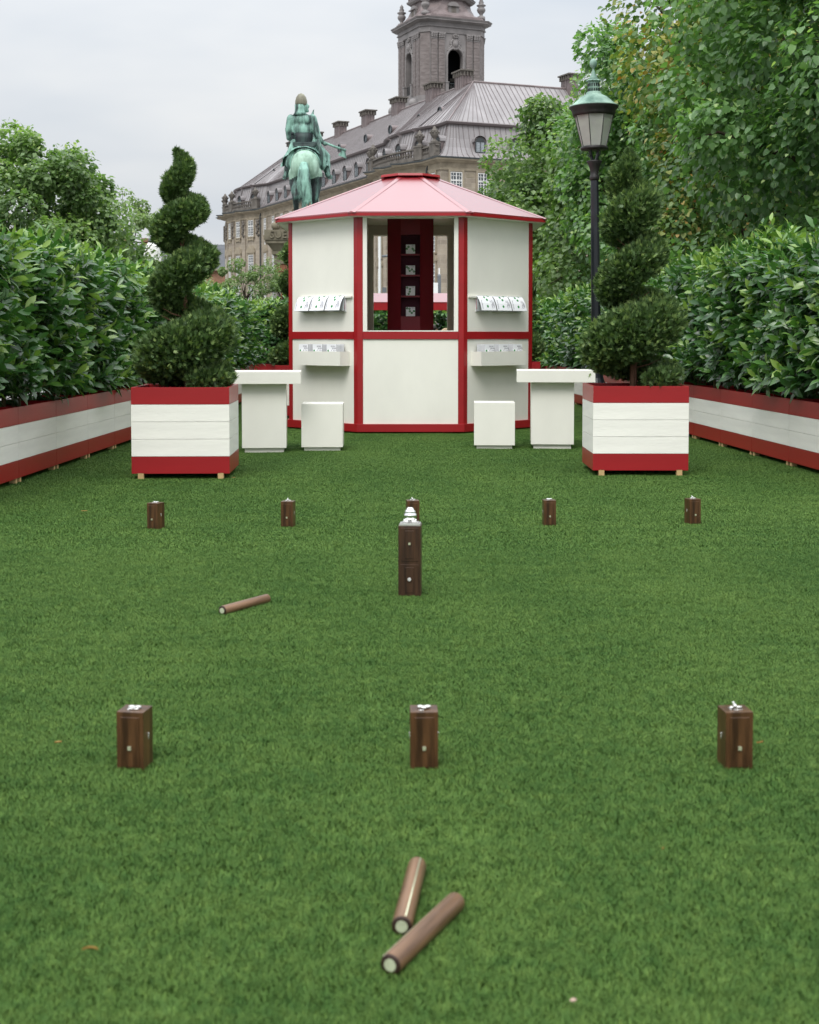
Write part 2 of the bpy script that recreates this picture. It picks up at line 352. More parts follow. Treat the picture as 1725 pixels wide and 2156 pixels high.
def square_planter(label, loc, rz):
    t = thing('square_planter', label, 'planter', loc, rz, 'red and white square planters')
    boards(t, .76, .74, 'rwwwr', .05)
    for sx in (-1, 1):
        for sy in (-1, 1): MB().box((sx * .31, sy * .345, .022), (.045, .05, .07)).build('foot', 'pine', t)
    bark_chips('soil', .708, .688, t, (0, 0, .05 + 5 * BH - .05))
    return t
pl = gp(378, 1011); pr = gp(1350, 1004)
PL = (pl.x, pl.y + .37, 0); PR = (pr.x, pr.y + .37, 0)
square_planter('square red and white board planter holding the left front spiral topiary', PL, R(1.6))
square_planter('square red and white board planter holding the right front spiral topiary', PR, R(-.6))
square_planter('square red rimmed planter behind the kiosk on its left side', (-1.42, 18.8, 0), 0)
square_planter('square red rimmed planter behind the kiosk on its right side', (1.60, 21.2, 0), 0)

# ------------------------------------------------------------ spiral thujas
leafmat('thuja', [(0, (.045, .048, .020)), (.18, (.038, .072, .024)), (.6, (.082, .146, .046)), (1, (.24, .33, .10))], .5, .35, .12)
def spray_template():
    tv, tf = [], []
    for a, l in ((-62, .55), (-30, .82), (0, 1.), (28, .85), (60, .6)):
        t = R(a); d = np.array((math.sin(t), math.cos(t), 0)); q = np.array((d[1], -d[0], 0)); o = np.array((0, .10 * (1 - abs(a) / 60), 0)); i = len(tv)
        for v in (o + q * .17, o - q * .17, o + d * l * .92 + np.array((0, 0, .12 - .2 * l))): tv.append(v)
        tf += [(i, i + 1, i + 2)]
    return tv, tf
SPV, SPF = spray_template()
def helix(knots, n, phase):
    """knots: (turn, z, path radius, tube radius); turn 0 faces the camera (-y) and runs to the right"""
    k = np.array(knots); t = np.linspace(k[0, 0], k[-1, 0], n)
    z, pr_, tr = (np.interp(t, k[:, 0], k[:, i]) for i in (1, 2, 3))
    a = 2 * math.pi * t + phase
    return np.stack([pr_ * np.sin(a), -pr_ * np.cos(a), z], 1), tr
def spiral_thuja(name, knots, n, seed, phase=0., lean=0.):
    rg = np.random.default_rng(seed); P, tr = helix(knots, 400, phase); tr = tr * .89; P[:, :2] *= 1.11; P[:, 0] += lean * (P[:, 2] - 1.45)
    wgt = tr / tr.sum(); i = rg.choice(400, n, p=wgt); c = P[i]; r = tr[i]
    d = unit(rg.normal(size=(n, 3))); d[:, 2] *= .82
    lump = 1 + .10 * np.sin(9 * d[:, 0] + 5 * c[:, 2] + seed) * np.sin(7 * d[:, 1] + 4 * d[:, 2])
    depth = np.where(rg.random(n) < .75, rg.uniform(.88, 1.03, n), rg.uniform(.5, .9, n)) * lump
    stray = rg.random(n) < .003; depth = np.where(stray, depth + .22, depth)
    pos = c + d * (r * depth)[:, None]; pos[:, 2] = np.maximum(pos[:, 2], .70 + rg.uniform(0, .03, n))
    ax = unit(d + np.array((0, 0, .75)) + rg.normal(size=(n, 3)) * .45)
    nr = unit(np.cross(ax, rg.normal(size=(n, 3))))
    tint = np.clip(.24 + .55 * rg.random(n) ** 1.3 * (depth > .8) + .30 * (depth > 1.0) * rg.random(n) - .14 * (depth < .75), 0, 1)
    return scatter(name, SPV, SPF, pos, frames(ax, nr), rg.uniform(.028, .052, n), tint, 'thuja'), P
def topiary(label, mesh, loc, rz, top, seed, lean=0.):
    t = thing('spiral_topiary', label, 'topiary', loc, rz, 'spiral clipped thujas')
    link('foliage', mesh, t); r = random.Random(seed); mb = MB()
    mb.tube([(0, 0, .66), (.01, .0, 1.2), (-.01, .01, 1.8), (.0, 0, top)], [.03, .026, .018, .004], 8)
    for k in range(46):
        z = r.uniform(.8, top - .15); a = r.uniform(0, 6.28); l = .20 * (1 - (z - .7) / (top - .4)) + .04
        mb.tube([(0, 0, z), (l * .6 * math.cos(a), l * .6 * math.sin(a), z + .03), (l * math.cos(a), l * math.sin(a), z + .07)], [.007, .005, .002], 4)
    mb.v = [(x + lean * (z - 1.45), y, z) for x, y, z in mb.v]; mb.build('trunk', 'bark_thuja', t)
KA = [(-.95, .78, .26, .10), (-.6, .82, .20, .17), (-.25, .93, .17, .25), (0, 1.04, .165, .26), (.25, 1.15, .165, .25), (.5, 1.32, .12, .17), (.75, 1.46, .12, .155), (1, 1.63, .12, .175), (1.25, 1.74, .12, .165), (1.5, 1.84, .11, .13), (2, 2.06, .085, .15), (2.3, 2.14, .09, .13), (2.6, 2.22, .06, .09), (3, 2.36, .035, .105), (3.4, 2.52, .045, .06), (3.55, 2.6, .06, .015)]
KB = [(-.95, .77, .28, .11), (-.6, .84, .22, .16), (-.3, 1.02, .17, .26), (0, 1.16, .17, .285), (.25, 1.28, .16, .26), (.5, 1.42, .13, .18), (.75, 1.54, .125, .165), (1, 1.70, .135, .19), (1.25, 1.82, .125, .175), (1.5, 1.93, .10, .135), (1.75, 2.01, .09, .14), (2, 2.12, .10, .205), (2.3, 2.24, .07, .19), (2.7, 2.40, .035, .135), (3.1, 2.54, .015, .065), (3.3, 2.63, .005, .012)]
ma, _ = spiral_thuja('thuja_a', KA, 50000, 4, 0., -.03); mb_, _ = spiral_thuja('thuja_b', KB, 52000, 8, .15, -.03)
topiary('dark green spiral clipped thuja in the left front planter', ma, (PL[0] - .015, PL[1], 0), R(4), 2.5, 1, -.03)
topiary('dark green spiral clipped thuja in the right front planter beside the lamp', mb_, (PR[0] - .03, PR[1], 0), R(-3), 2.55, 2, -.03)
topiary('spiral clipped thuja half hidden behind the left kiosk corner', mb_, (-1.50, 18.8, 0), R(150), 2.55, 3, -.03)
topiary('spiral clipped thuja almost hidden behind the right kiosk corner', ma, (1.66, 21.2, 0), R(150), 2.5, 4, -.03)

# ============================================================ laurel hedges in long planters
leafmat('laurel', [(0, (.016, .050, .018)), (.45, (.042, .115, .032)), (.75, (.085, .195, .045)), (1, (.24, .36, .085))], .28, .6, .2)
LV = [(0, 0, 0), (-.165, .32, .035), (0, .30, 0), (.165, .32, .035), (-.175, .66, .02), (0, .68, -.02), (.175, .66, .02), (0, 1.0, -.13)]
LF = [(0, 2, 1), (0, 3, 2), (1, 2, 5), (1, 5, 4), (2, 3, 6), (2, 6, 5), (4, 5, 7), (5, 6, 7)]
MODL = 1.04
def laurel(name, seed, front=92, top=75, inner=70, W=MODL, D=.40, H=1.86, z0=.50):
    rg = np.random.default_rng(seed); pos, ax, nr, sc, ti = [], [], [], [], []; stems = []
    for k in range(front * 2 + top + inner):
        if k < front * 2:
            s = -1 if k < front else 1
            p = np.array((rg.uniform(-W / 2, W / 2), s * (D / 2 - rg.uniform(-.05, .10)), rg.uniform(z0 + .14, H - .08))); d = np.array((rg.normal() * .4, s * 1.0, .75 + rg.normal() * .35))
            p[1] += s * .07 * math.sin(5.5 * p[0] + 3.3 * p[2] + seed)
        elif k < front * 2 + top:
            p = np.array((rg.uniform(-W / 2, W / 2), rg.uniform(-D / 2, D / 2), H - rg.uniform(0, .22) - .16 * (rg.random() ** 2))); d = np.array((rg.normal() * .35, rg.normal() * .35, 1.2))
            p[2] += .06 * math.sin(6 * p[0] + seed)
        else:
            p = np.array((rg.uniform(-W / 2, W / 2), rg.uniform(-D / 4, D / 4), rg.uniform(z0, H - .2))); d = np.array((rg.normal() * .6, rg.normal() * .6, .9))
        d = unit(d); ln = rg.uniform(.13, .24); nl = rg.integers(7, 11); ph = rg.uniform(0, 6.28); u = unit(np.cross(d, rg.normal(size=3))); v = np.cross(d, u)
        hi = (p[2] - z0) / (H - z0); young = max(0., rg.normal(.22 + .5 * max(0, hi - .6), .2)) if k < front * 2 + top else 0.
        stems.append((p - d * .06, p + d * ln))
        for j in range(nl):
            f = j / (nl - 1); a = ph + j * 2.4; o = u * math.cos(a) + v * math.sin(a)
            spread = 1.25 - .75 * f
            q = unit(d * (.35 + .8 * f) + o * spread + np.array((0, 0, -.26)))
            pos.append(p + d * ln * f); ax.append(q); nr.append(unit(d * 1.0 - o * .35 + rg.normal(size=3) * .25)); sc.append(rg.uniform(.11, .205) * (1 - .28 * f))
            ti.append(np.clip(.10 + rg.random() * .48 + young * (.35 + .9 * f), 0, 1))
    me = scatter(name, LV, LF, np.array(pos), frames(np.array(ax), np.array(nr)), sc, ti, 'laurel')
    mb = MB()
    for k in range(7):
        x, y = rg.uniform(-W / 2, W / 2) * .9, rg.uniform(-.12, .12)
        mb.tube([(x, y, .44), (x + rg.normal() * .05, y + rg.normal() * .05, 1.), (x + rg.normal() * .08, y + rg.normal() * .08, 1.5), (x + rg.normal() * .1, y, H - .1)], [.012, .01, .007, .003], 5)
    for a, b in stems[::2]: mb.tube([a, b], [.004, .002], 3)
    return me, mb.mesh(name + '_stems', 'twig')
LAU = [laurel('laurel_foliage', 31 + i) for i in range(4)]
def leaf_single(i):
    return scatter('leaf', LV, LF, np.zeros((1, 3)), np.eye(3)[None], [1.], [(.3, .5, .8)[i]], 'laurel')
LEAF1 = [leaf_single(i) for i in range(3)]

hp = thing('hedge_planter', 'x', 'planter', (0, 0, 0), 0, 'long red and white hedge planters')
boards(hp, MODL - .004, .46, 'rwwr', .045)
for sx in (-1, 1):
    for sy in (-1, 1): MB().box((sx * (MODL / 2 - .05), sy * .20, .02), (.04, .05, .06)).build('foot', 'pine', hp)
bark_chips('soil', MODL - .06, .40, hp, (0, 0, .03 + 4 * BH - .06), 60)
first = [hp]
def hedge_row(side, p0, p1, n, rows):
    p0, p1 = Vector(p0), Vector(p1); d = (p1 - p0).normalized(); rz = math.atan2(d.y, d.x)
    off = Vector((d.y, -d.x)) * (.23 if side == 'left' else -.23)       # behind the front line
    if side == 'left': off = -Vector((d.y, -d.x)) * .23
    else: off = Vector((d.y, -d.x)) * .23
    for k in range(n):
        c = p0 + d * (k + .5) * MODL + off
        lab = 'red and white hedge planter, %s from the front along the %s hedge' % (ORD[k], side)
        if first: q = first.pop(); q.location = (c.x, c.y, 0); q.rotation_euler = (0, 0, rz); q['label'] = lab
        else: q = dup(hp, None, (c.x, c.y, 0), rz, lab)
        s = thing('laurel_shrub', 'glossy cherry laurel in the %s planter from the front of the %s hedge' % (ORD[k], side), 'shrub', (c.x + off.x * .25, c.y + off.y * .25, 0), rz + (math.pi if k % 3 == 1 else 0), 'cherry laurel hedges')
        v = LAU[(k * 7 + (0 if side == 'left' else 2)) % 4]
        hz = (.985, 1.0, .965, 1.02)[(k * 5) % 4] * (1.0 if side == 'left' else 1.045) * (1 - .008 * k)
        fo = link('foliage', v[0], s); fo.scale = (1, 1, hz); st = link('stems', v[1], s); st.scale = (1, 1, hz)
        tag(fo, None, None, None, 'stuff'); tag(st, None, None, None, 'stuff')
        if rows[0] <= k <= rows[1]:
            rr = random.Random(k + (50 if side == 'left' else 90)); fs = 1 if side == 'left' else -1
            loc_n = 1 if (rz + (math.pi if k % 3 == 1 else 0)) else 1
            for j in range(110):
                face = -1 if ((side == 'left') != (k % 3 == 1)) else 1
                y = face * (.20 + rr.uniform(.02, .12)); z = rr.uniform(.70, 1.85); x = rr.uniform(-.5, .5)
                lf = link('leaf', LEAF1[min(2, int(rr.random() * 2.2 + max(0, z - 1.5)))], s, (x, y, z)); sc = rr.uniform(.10, .155); lf.scale = (sc, sc, sc)
                axv = Vector((rr.gauss(0, .7), face * rr.uniform(.4, 1.2), rr.uniform(-.7, .8))).normalized(); nv = Vector((rr.gauss(0, .3), face * .4, 1.))
                xx = axv.cross(nv).normalized(); zz = xx.cross(axv)
                lf.rotation_euler = Matrix((xx, axv, zz)).transposed().to_euler()
NL, NR = 15, 15
a0 = gp(0, 1033); a1 = gp(275, 935); dl = (a1 - a0).normalized(); a0 = a0 - dl * 1.62
b0 = gp(1660, 983); b1 = gp(1460, 925); dr = (b1 - b0).normalized(); b0 = b0 - dr * 2 * MODL
hedge_row('left', a0.xy, (a0 + dl).xy, NL, (1, 4)); hedge_row('right', b0.xy, (b0 + dr).xy, NR, (1, 4))
# cross hedge closing the far end
for k in range(6):
    x = -2.6 + MODL * k
    dup(hp, None, (x, 26.2, 0), 0, 'red and white hedge planter, %s from the left in the far end row' % ORD[k])
    s = thing('laurel_shrub', 'cherry laurel seen behind the kiosk, %s from the left in the far end row' % ORD[k], 'shrub', (x, 26.2, 0), 0, 'cherry laurel hedges')
    tag(link('foliage', LAU[k % 4][0], s), None, None, None, 'stuff').scale = (1, 1, .9); tag(link('stems', LAU[k % 4][1], s), None, None, None, 'stuff').scale = (1, 1, .9)

# ============================================================ kiosk
KA_, KH = 1.434, .594; FY = gp(865, 914).y; KX, KY = .012, FY + KA_
kz = lambda py: dp(862, py, FY).z
kiosk = thing('kiosk', 'octagonal cream and red wooden kiosk with a pale pink shining roof', 'kiosk', (KX, KY, 0))
Z_PL, Z_R0, Z_R1, Z_T = kz(892.4), kz(714), kz(698), 2.475
PW = .053; S2 = math.sqrt(.5)
def octa(a, ph=0): return [(a / math.cos(R(22.5)) * math.cos(R(22.5 + 45 * k + ph)), a / math.cos(R(22.5)) * math.sin(R(22.5 + 45 * k + ph))) for k in range(8)]
def kpost():
    o, inn = .022, .03; e = .414
    pts = [(KH - PW, -KA_ - o), (KH + o * e, -KA_ - o)]
    c = Vector((KH, -KA_)); d1 = Vector((S2, S2)); n1 = Vector((S2, -S2))
    p2 = c + d1 * PW + n1 * o; p3 = c + d1 * PW - n1 * inn
    pts += [tuple(p2), tuple(p3), (KH - inn * e, -KA_ + inn), (KH - PW, -KA_ + inn)]
    return MB().prism(pts, .03, Z_T).mesh('post', 'red', bevel=.003)
pm = kpost()
pw2 = 2 * (KH - PW) - .002
lo = MB().box((0, -KA_, (Z_PL + Z_R0) / 2), (pw2, .03, Z_R0 - Z_PL)).mesh('lower_panel', 'cream')
upm = MB().box((0, -KA_, (Z_R1 + Z_T) / 2), (pw2, .03, Z_T - Z_R1)).mesh('upper_panel', 'cream')
rail = MB().box((0, -KA_ - .004, (Z_R0 + Z_R1) / 2), (pw2, .05, Z_R1 - Z_R0)).mesh('rail', 'red', bevel=.003)
e = .41421; i0, i1 = KA_ - .04, KA_ + .045
plm = MB().prism([(-i1 * e, -i1), (i1 * e, -i1), (i0 * e, -i0), (-i0 * e, -i0)], .028, Z_PL).mesh('plinth', 'red', bevel=.003)
ft = MB().box((0, -KA_ + .1, .012), (.12, .09, .05)).mesh('foot', 'pine')
jw = .047
fr = MB()
for s in (-1, 1): fr.box((s * (pw2 / 2 - jw / 2), -KA_ + .05, (Z_R1 + Z_T) / 2), (jw, .16, Z_T - Z_R1))
fr.box((0, -KA_ + .05, Z_R1 + .006), (pw2 - 2 * jw - .001, .16, .012)); fr.box((0, -KA_ + .05, Z_T - .012), (pw2 - 2 * jw - .001, .16, .022))
frm = fr.mesh('window_frame', 'cream', bevel=.002)
EZ, RZ = 2.51, 3.045; ra, rb = 1.60, .30
rpan = MB().add([(-ra * e, -ra, EZ), (ra * e, -ra, EZ), (rb * e, -rb, RZ), (-rb * e, -rb, RZ), (-ra * e, -ra, EZ - .012), (ra * e, -ra, EZ - .012), (rb * e, -rb, RZ - .012), (-rb * e, -rb, RZ - .012)],
    [(0, 1, 2, 3), (7, 6, 5, 4), (0, 4, 5, 1), (2, 6, 7, 3), (1, 5, 6, 2), (3, 7, 4, 0)]).mesh('roof_panel', 'red_roof')
fas = MB().prism([(-(ra + .004) * e, -ra - .004), ((ra + .004) * e, -ra - .004), ((ra - .03) * e, -ra + .03), (-(ra - .03) * e, -ra + .03)], EZ - .048, EZ - .014).mesh('fascia', 'red', bevel=.002)
q = ra / math.cos(R(22.5)); q2 = rb / math.cos(R(22.5))
hip = MB(); d = Vector((q2 - q, 0, RZ - EZ)); nn = Vector((-d.z, 0, d.x)).normalized() * -1
pts = []
for x, z, hw in ((q + .012, EZ - .006, .05), (q2 - .01, RZ + .006, .042)):
    pts += [(x, -hw, z - hw * .18 + .004), (x, 0, z + .009), (x, hw, z - hw * .18 + .004), (x, 0, z - .01)]
hip.add(pts, [(0, 1, 5, 4), (1, 2, 6, 5), (2, 3, 7, 6), (3, 0, 4, 7), (0, 3, 2, 1), (4, 5, 6, 7)])
hipm = hip.mesh('hip_strip', 'red_roof')
scr = MB().lathe([(.006, 0), (.006, .003), (.003, .005)], 8).mesh('screw', 'red')
for k in range(8):
    rz = R(45 * k)
    link('post', pm, kiosk, (0, 0, 0), rz); link('lower_panel', lo, kiosk, (0, 0, 0), rz); link('rail', rail, kiosk, (0, 0, 0), rz)
    link('plinth', plm, kiosk, (0, 0, 0), rz); link('foot', ft, kiosk, (0, 0, 0), rz + R(18))
    if k in (0, 4): link('window_frame', frm, kiosk, (0, 0, 0), rz)
    else: link('upper_panel', upm, kiosk, (0, 0, 0), rz)
    p = link('roof_panel', rpan, kiosk, (0, 0, 0), rz); link('fascia', fas, p)
    link('hip_strip', hipm, kiosk, (0, 0, 0), R(22.5) + rz)
MB().prism(octa(KA_ - .06), 2.585, 2.595).build('ceiling', 'cream', kiosk)
for k in range(8): MB().box((0, -KA_ + .06, 2.53), (2 * KH - .05, .02, .108)).build('wall_plate', 'cream', kiosk, (0, 0, 0), R(45 * k))
so = octa(ra - .008); si = octa(KA_ - .02); sf = MB()
for k in range(8):
    j = (k + 1) % 8; sf.add([(*so[k], EZ - .046), (*so[j], EZ - .046), (*si[j], EZ - .046), (*si[k], EZ - .046), (*so[k], EZ - .052), (*so[j], EZ - .052), (*si[j], EZ - .052), (*si[k], EZ - .052)], [(0, 1, 2, 3), (7, 6, 5, 4), (0, 4, 5, 1), (2, 6, 7, 3)])
sf.build('soffit', 'cream', kiosk)
MB().prism(octa(.365), 3.052, 3.082, octa(.355)).build('roof_cap', 'red', kiosk, bevel=.004)
MB().prism(octa(.27), 3.02, 3.056).build('cap_neck', 'red_deep', kiosk)
MB().prism(octa(KA_ - .06), .03, .06).build('floor', 'pine', kiosk)
lw = KA_ - .05
for k in range(8):
    if k in (0, 4):
        for s in (-1, 1): MB().box((s * .560, -lw + .006, (Z_R1 + 2.58) / 2), (.034, .012, 2.58 - Z_R1)).build('wall_lining', 'cream', kiosk, (0, 0, 0), R(45 * k))
        MB().box((0, -lw + .006, (.065 + Z_R1) / 2), (2 * lw * e - .002, .012, Z_R1 - .07)).build('wall_lining', 'cream', kiosk, (0, 0, 0), R(45 * k))
    else: MB().box((0, -lw + .006, 1.32), (2 * lw * e - .002, .012, 2.51)).build('wall_lining', 'cream', kiosk, (0, 0, 0), R(45 * k))
# central shelf column
ca = .283; ch = ca * e; zn = [1.357, 1.610, 1.862, 2.116, 2.348]
col = MB().prism(octa(ca), .061, zn[0]); col.prism(octa(ca), zn[4], 2.584)
oc = octa(ca); oc = sorted(oc, key=lambda p: (math.atan2(p[1], p[0]) + math.pi / 2 - R(22) + 2 * math.pi) % (2 * math.pi))   # from front right round to front left
col.prism(oc + [(-ch + .001, -ca + .17), (ch - .001, -ca + .17)], zn[0], zn[4])
colo = col.build('shelf_column', 'red_deep', kiosk)
MB().box((0, -ca + .155, (zn[0] + zn[4]) / 2), (2 * ch - .004, .024, zn[4] - zn[0] - .004)).build('niche_back', 'niche', colo)
for z in zn[1:4]: MB().box((0, -ca + .07, z - .011), (2 * ch - .004, .145, .022)).build('shelf', 'red_deep', colo, bevel=.001)
DOT = MB().lathe([(1, 0), (1, .0008)], 20)
def dots(parent, spots, r, y, z0):
    for x, z in spots:
        mb = MB(); n = 20
        mb.add([(x + r * math.cos(2 * math.pi * k / n), y - q_, z + r * math.sin(2 * math.pi * k / n)) for q_ in (0, .0008) for k in range(n)], [tuple(range(n)), tuple(range(n, 2 * n))[::-1]] + [(k, (k + 1) % n, n + (k + 1) % n, n + k) for k in range(n)])
        mb.build('green_dot', 'green_dot', parent)
box_m = MB().box((0, 0, .0555), (.111, .045, .111)).mesh('game_box', 'paper', bevel=.001)
spec = [('top', [(.012, .060, 'Y', .6), (.031, .084, 'O', 0), (.082, .060, 'Y', .7), (.097, .038, 'O', 0)]), ('second', [(.013, .092, 'B', 0), (.032, .075, 'A', 0), (.046, .046, 'C', .3), (.074, .062, 'E', .5), (.097, .038, 'H', 0)]),
        ('third', [(.015, .095, 'D', 0), (.048, .079, 'R', -.5), (.047, .047, 'O', 0), (.033, .019, 'P', .6)]), ('lowest', [(.015, .096, 'S', -.5), (.044, .091, 'N', 0), (.048, .060, 'A', .9), (.071, .040, 'I', 0), (.097, .062, 'L', .7)])]
for k, (wn, sp_) in enumerate(spec):
    b = thing('game_box', 'small white game box with green lettered dots on the %s kiosk shelf' % wn, 'box', (KX, KY - ca + .03, zn[3 - k] + .001), 0, 'game boxes on the kiosk shelves')
    bo = link('box', box_m, b)
    for x, z, c, a in sp_:
        dots(bo, [(x - .0555, z)], .0135, -.0226, 0); text(c, .020, bo, (x - .0555, -.0237, z), (R(90), a, 0), 'paper', .0002, 'CENTER', 'letter')
    for z, x, s in ((.104, .008, 'GEORG'), (.097, .018, '  JENSEN'), (.090, .008, 'AT PLAY')): text(s, .008, bo, (x, -.0230, z), (R(90), 0, 0))
# booklet rails and holders on the two front side panels
def pb(parent, x0, w, mirror):
    """an open book hung over the rail; local frame of a kiosk side"""
    prof = [(-.032, .004), (-.05, -.004), (-.078, -.035), (-.104, -.085), (-.128, -.165)]; mb = MB(); n = len(prof)
    for s in (0, 1):
        for y, z in prof: mb.v.append((x0 + (s - .5) * w, y, z))
    for s in (0, 1):
        for y, z in prof: mb.v.append((x0 + (s - .5) * w, y + .003, z - .004))
    for i in range(n - 1): mb.f += [(i, i + 1, n + i + 1, n + i), (2 * n + i + 1, 2 * n + i, 3 * n + i, 3 * n + i + 1), (i, 2 * n + i, 2 * n + i + 1, i + 1), (n + i + 1, 3 * n + i + 1, 3 * n + i, n + i)]
    mb.f += [(0, n, 3 * n, 2 * n), (n - 1, 3 * n - 1, 4 * n - 1, 2 * n - 1)]
    cv = mb.build('cover', 'paper', parent)
    MB().box((x0 + .004, -.046, -.085), (w - .012, .014, .175), 0, R(-5)).build('pages', 'paper_grey', parent)
    MB().box((x0 + .006, -.018, -.090), (w - .012, .005, .180), 0, R(2)).build('back_page', 'paper', parent)
    MB().box((x0 + .002, -.030, -.075), (w - .02, .002, .15), 0, R(-1)).build('bookmark_page', 'paper_pink', parent)
    def on(u, t):           # point on the cover: u across 0..1, t down 0..1
        f = t * (n - 1); i = min(int(f), n - 2); g = f - i
        y = prof[i][0] * (1 - g) + prof[i + 1][0] * g; z = prof[i][1] * (1 - g) + prof[i + 1][1] * g
        d = Vector((prof[i + 1][0] - prof[i][0], prof[i + 1][1] - prof[i][1])).normalized()
        return Vector((x0 + (u - .5) * w, y, z)), d
    for u, t in ((.42, .36), (.72, .2), (.52, .55), (.45, .86)):
        c, d = on(u, t); o = Vector((0, d.y, -d.x)) * .0018
        if o.y > 0: o = -o
        mb = MB(); r = .0155; m = 18
        mb.add([c + o * k2 + Vector((r * math.cos(2 * math.pi * k / m), r * math.sin(2 * math.pi * k / m) * -d.x, r * math.sin(2 * math.pi * k / m) * -d.y)) for k2 in (.4, 1) for k in range(m)], [tuple(range(m)), tuple(range(m, 2 * m))[::-1]] + [(k, (k + 1) % m, m + (k + 1) % m, m + k) for k in range(m)])
        mb.build('green_dot', 'green_dot', cv)
    c, d = on(.10, .80); tl = math.atan2(-d.y, -d.x)
    for u, t, s in ((.08, .80, 'PLAYBOOK'), (.80, .74, 'GEORG'), (.88, .80, 'JENSEN'), (.70, .66, 'AT'), (.74, .86, 'PLAY')):
        c, d = on(u, t); sl = math.atan2(-d.x, -d.y)
        tx = text(s, .021, cv, c + Vector((0, -.0035, .002)), (0, 0, 0), 'ink', .0002, 'CENTER')
        rowx = Vector((0, d.x, d.y)); nrm = Vector((0, d.y, -d.x)); nrm = nrm if nrm.y < 0 else -nrm; yv = nrm.cross(rowx)
        tx.rotation_euler = Matrix((rowx, yv, nrm)).transposed().to_euler()
def kiosk_side(k, mir, word):
    rz = R(45 * k); f = -1 if mir else 1
    base = Vector((KX, KY, 0)); zr = 1.565
    MB().box((f * .06, -KA_ - .030, zr), (.92, .03, .022)).build('book_rail', 'cream', kiosk, (0, 0, 0), rz, bevel=.002)
    for j, u in enumerate((-.246, .022, .332 - .04)):
        c = base + Matrix.Rotation(rz, 3, 'Z') @ Vector((f * u, -KA_ - .006, zr + .012))
        which = ('outermost', 'middle', 'innermost')[j]
        t = thing('playbook', 'white open booklet with green dots, %s of three on the %s kiosk rail' % (which, word), 'booklet', c, rz, 'open booklets hung on the kiosk rails')
        pb(t, 0, .25, mir)
    # holder
    h = MB(); u0, u1, z0, z1, dv = -.31, .47, kz(774) + .02, kz(743) + .015, .155
    cx = f * (u0 + u1) / 2; w_ = u1 - u0; y0 = -KA_ - .016
    h.box((cx, y0 - dv + .009, (z0 + z1) / 2), (w_, .018, z1 - z0)); h.box((cx, y0 - dv / 2, z0 + .009), (w_ - .037, dv - .019, .018))
    for s in (-1, 1): h.box((cx + s * (w_ / 2 - .009), y0 - dv / 2 + .0095, (z0 + z1) / 2), (.018, dv - .019, z1 - z0))
    h.build('booklet_holder', 'cream', kiosk, (0, 0, 0), rz)
    bm = MB().box((0, 0, .085), (.165, .006, .17)).mesh('booklet', 'paper'); ed = MB().box((0, 0, .085), (.163, .0035, .168)).mesh('page_block', 'paper_grey')
    for j, u in enumerate((-.19, .055, .30)):
        which = ('outer', 'middle', 'inner')[j]
        for q_ in range(7):
            c = base + Matrix.Rotation(rz, 3, 'Z') @ Vector((f * (u + .003 * q_), y0 - dv + .027 + q_ * .016, z0 + .075))
            lab = 'white booklet, %s from the front, in the %s stack of the %s kiosk holder' % (ORD[q_], which, word) if q_ else 'foremost white booklet with green dot in the %s stack of the %s kiosk holder' % (which, word)
            t = thing('booklet', lab, 'booklet', c, rz, 'booklets in the kiosk holders'); bo = link('cover', bm, t)
            e2 = link('page_block', ed, t, (f * .0015, .0055, 0))
            if q_ == 0:
                dots(bo, [(-.055, .095)], .013, -.0031, 0); dots(bo, [(-.01, .026)], .013, -.0031, 0)
                for x, z, s in ((-.01, .145, 'GEORG'), (.012, .122, 'JENSEN'), (-.01, .098, 'AT  PLAY')): text(s, .022, bo, (x, -.0034, z), (R(90), 0, 0))
kiosk_side(7, False, 'left'); kiosk_side(1, True, 'right')

# ============================================================ tables and stools
def ped_table(label, x, y, rz, s=1):
    t = thing('high_table', label, 'table', (x, y, 0), rz, 'white pedestal tables')
    MB().box((0, 0, .725), (.76, .60, .115)).build('table_top', 'cream', t, bevel=.003)
    MB().box((-s * .03, 0, .36), (.42, .42, .612)).build('pedestal', 'cream', t, bevel=.003)
    MB().box((-s * .03, 0, .026), (.37, .37, .055)).build('plinth', 'cream', t, bevel=.002)
def stool(label, x, y, rz):
    t = thing('stool', label, 'stool', (x, y, 0), rz, 'white cube stools')
    MB().box((0, 0, .255), (.40, .40, .42)).build('seat_block', 'cream', t, bevel=.003)
    MB().box((0, 0, .022), (.35, .35, .045)).build('plinth', 'cream', t, bevel=.002)
a = gp(556, 955); ped_table('white pedestal table between the left front planter and the kiosk', a.x - .04, a.y + .19, R(4), -1)
a = gp(1166, 947); ped_table('white pedestal table between the kiosk and the right front planter', a.x + .03, a.y + .19, R(-4), 1)
a = gp(678, 951); stool('white cube stool in front of the left kiosk panel', a.x, a.y + .18, R(1))
a = gp(1043, 947); stool('white cube stool in front of the right kiosk panel', a.x, a.y + .18, R(-2.5))
ped_table('white pedestal table behind the kiosk near its left rear topiary', -1.36, 20.3, R(-4), -1); stool('white cube stool behind the left table beside the kiosk', -1.84, 19.3, R(2))
ped_table('white pedestal table behind the kiosk near its right rear topiary', 1.36, 20.3, R(4), 1); stool('white cube stool behind the right table beside the kiosk', 1.80, 20.3, R(2))

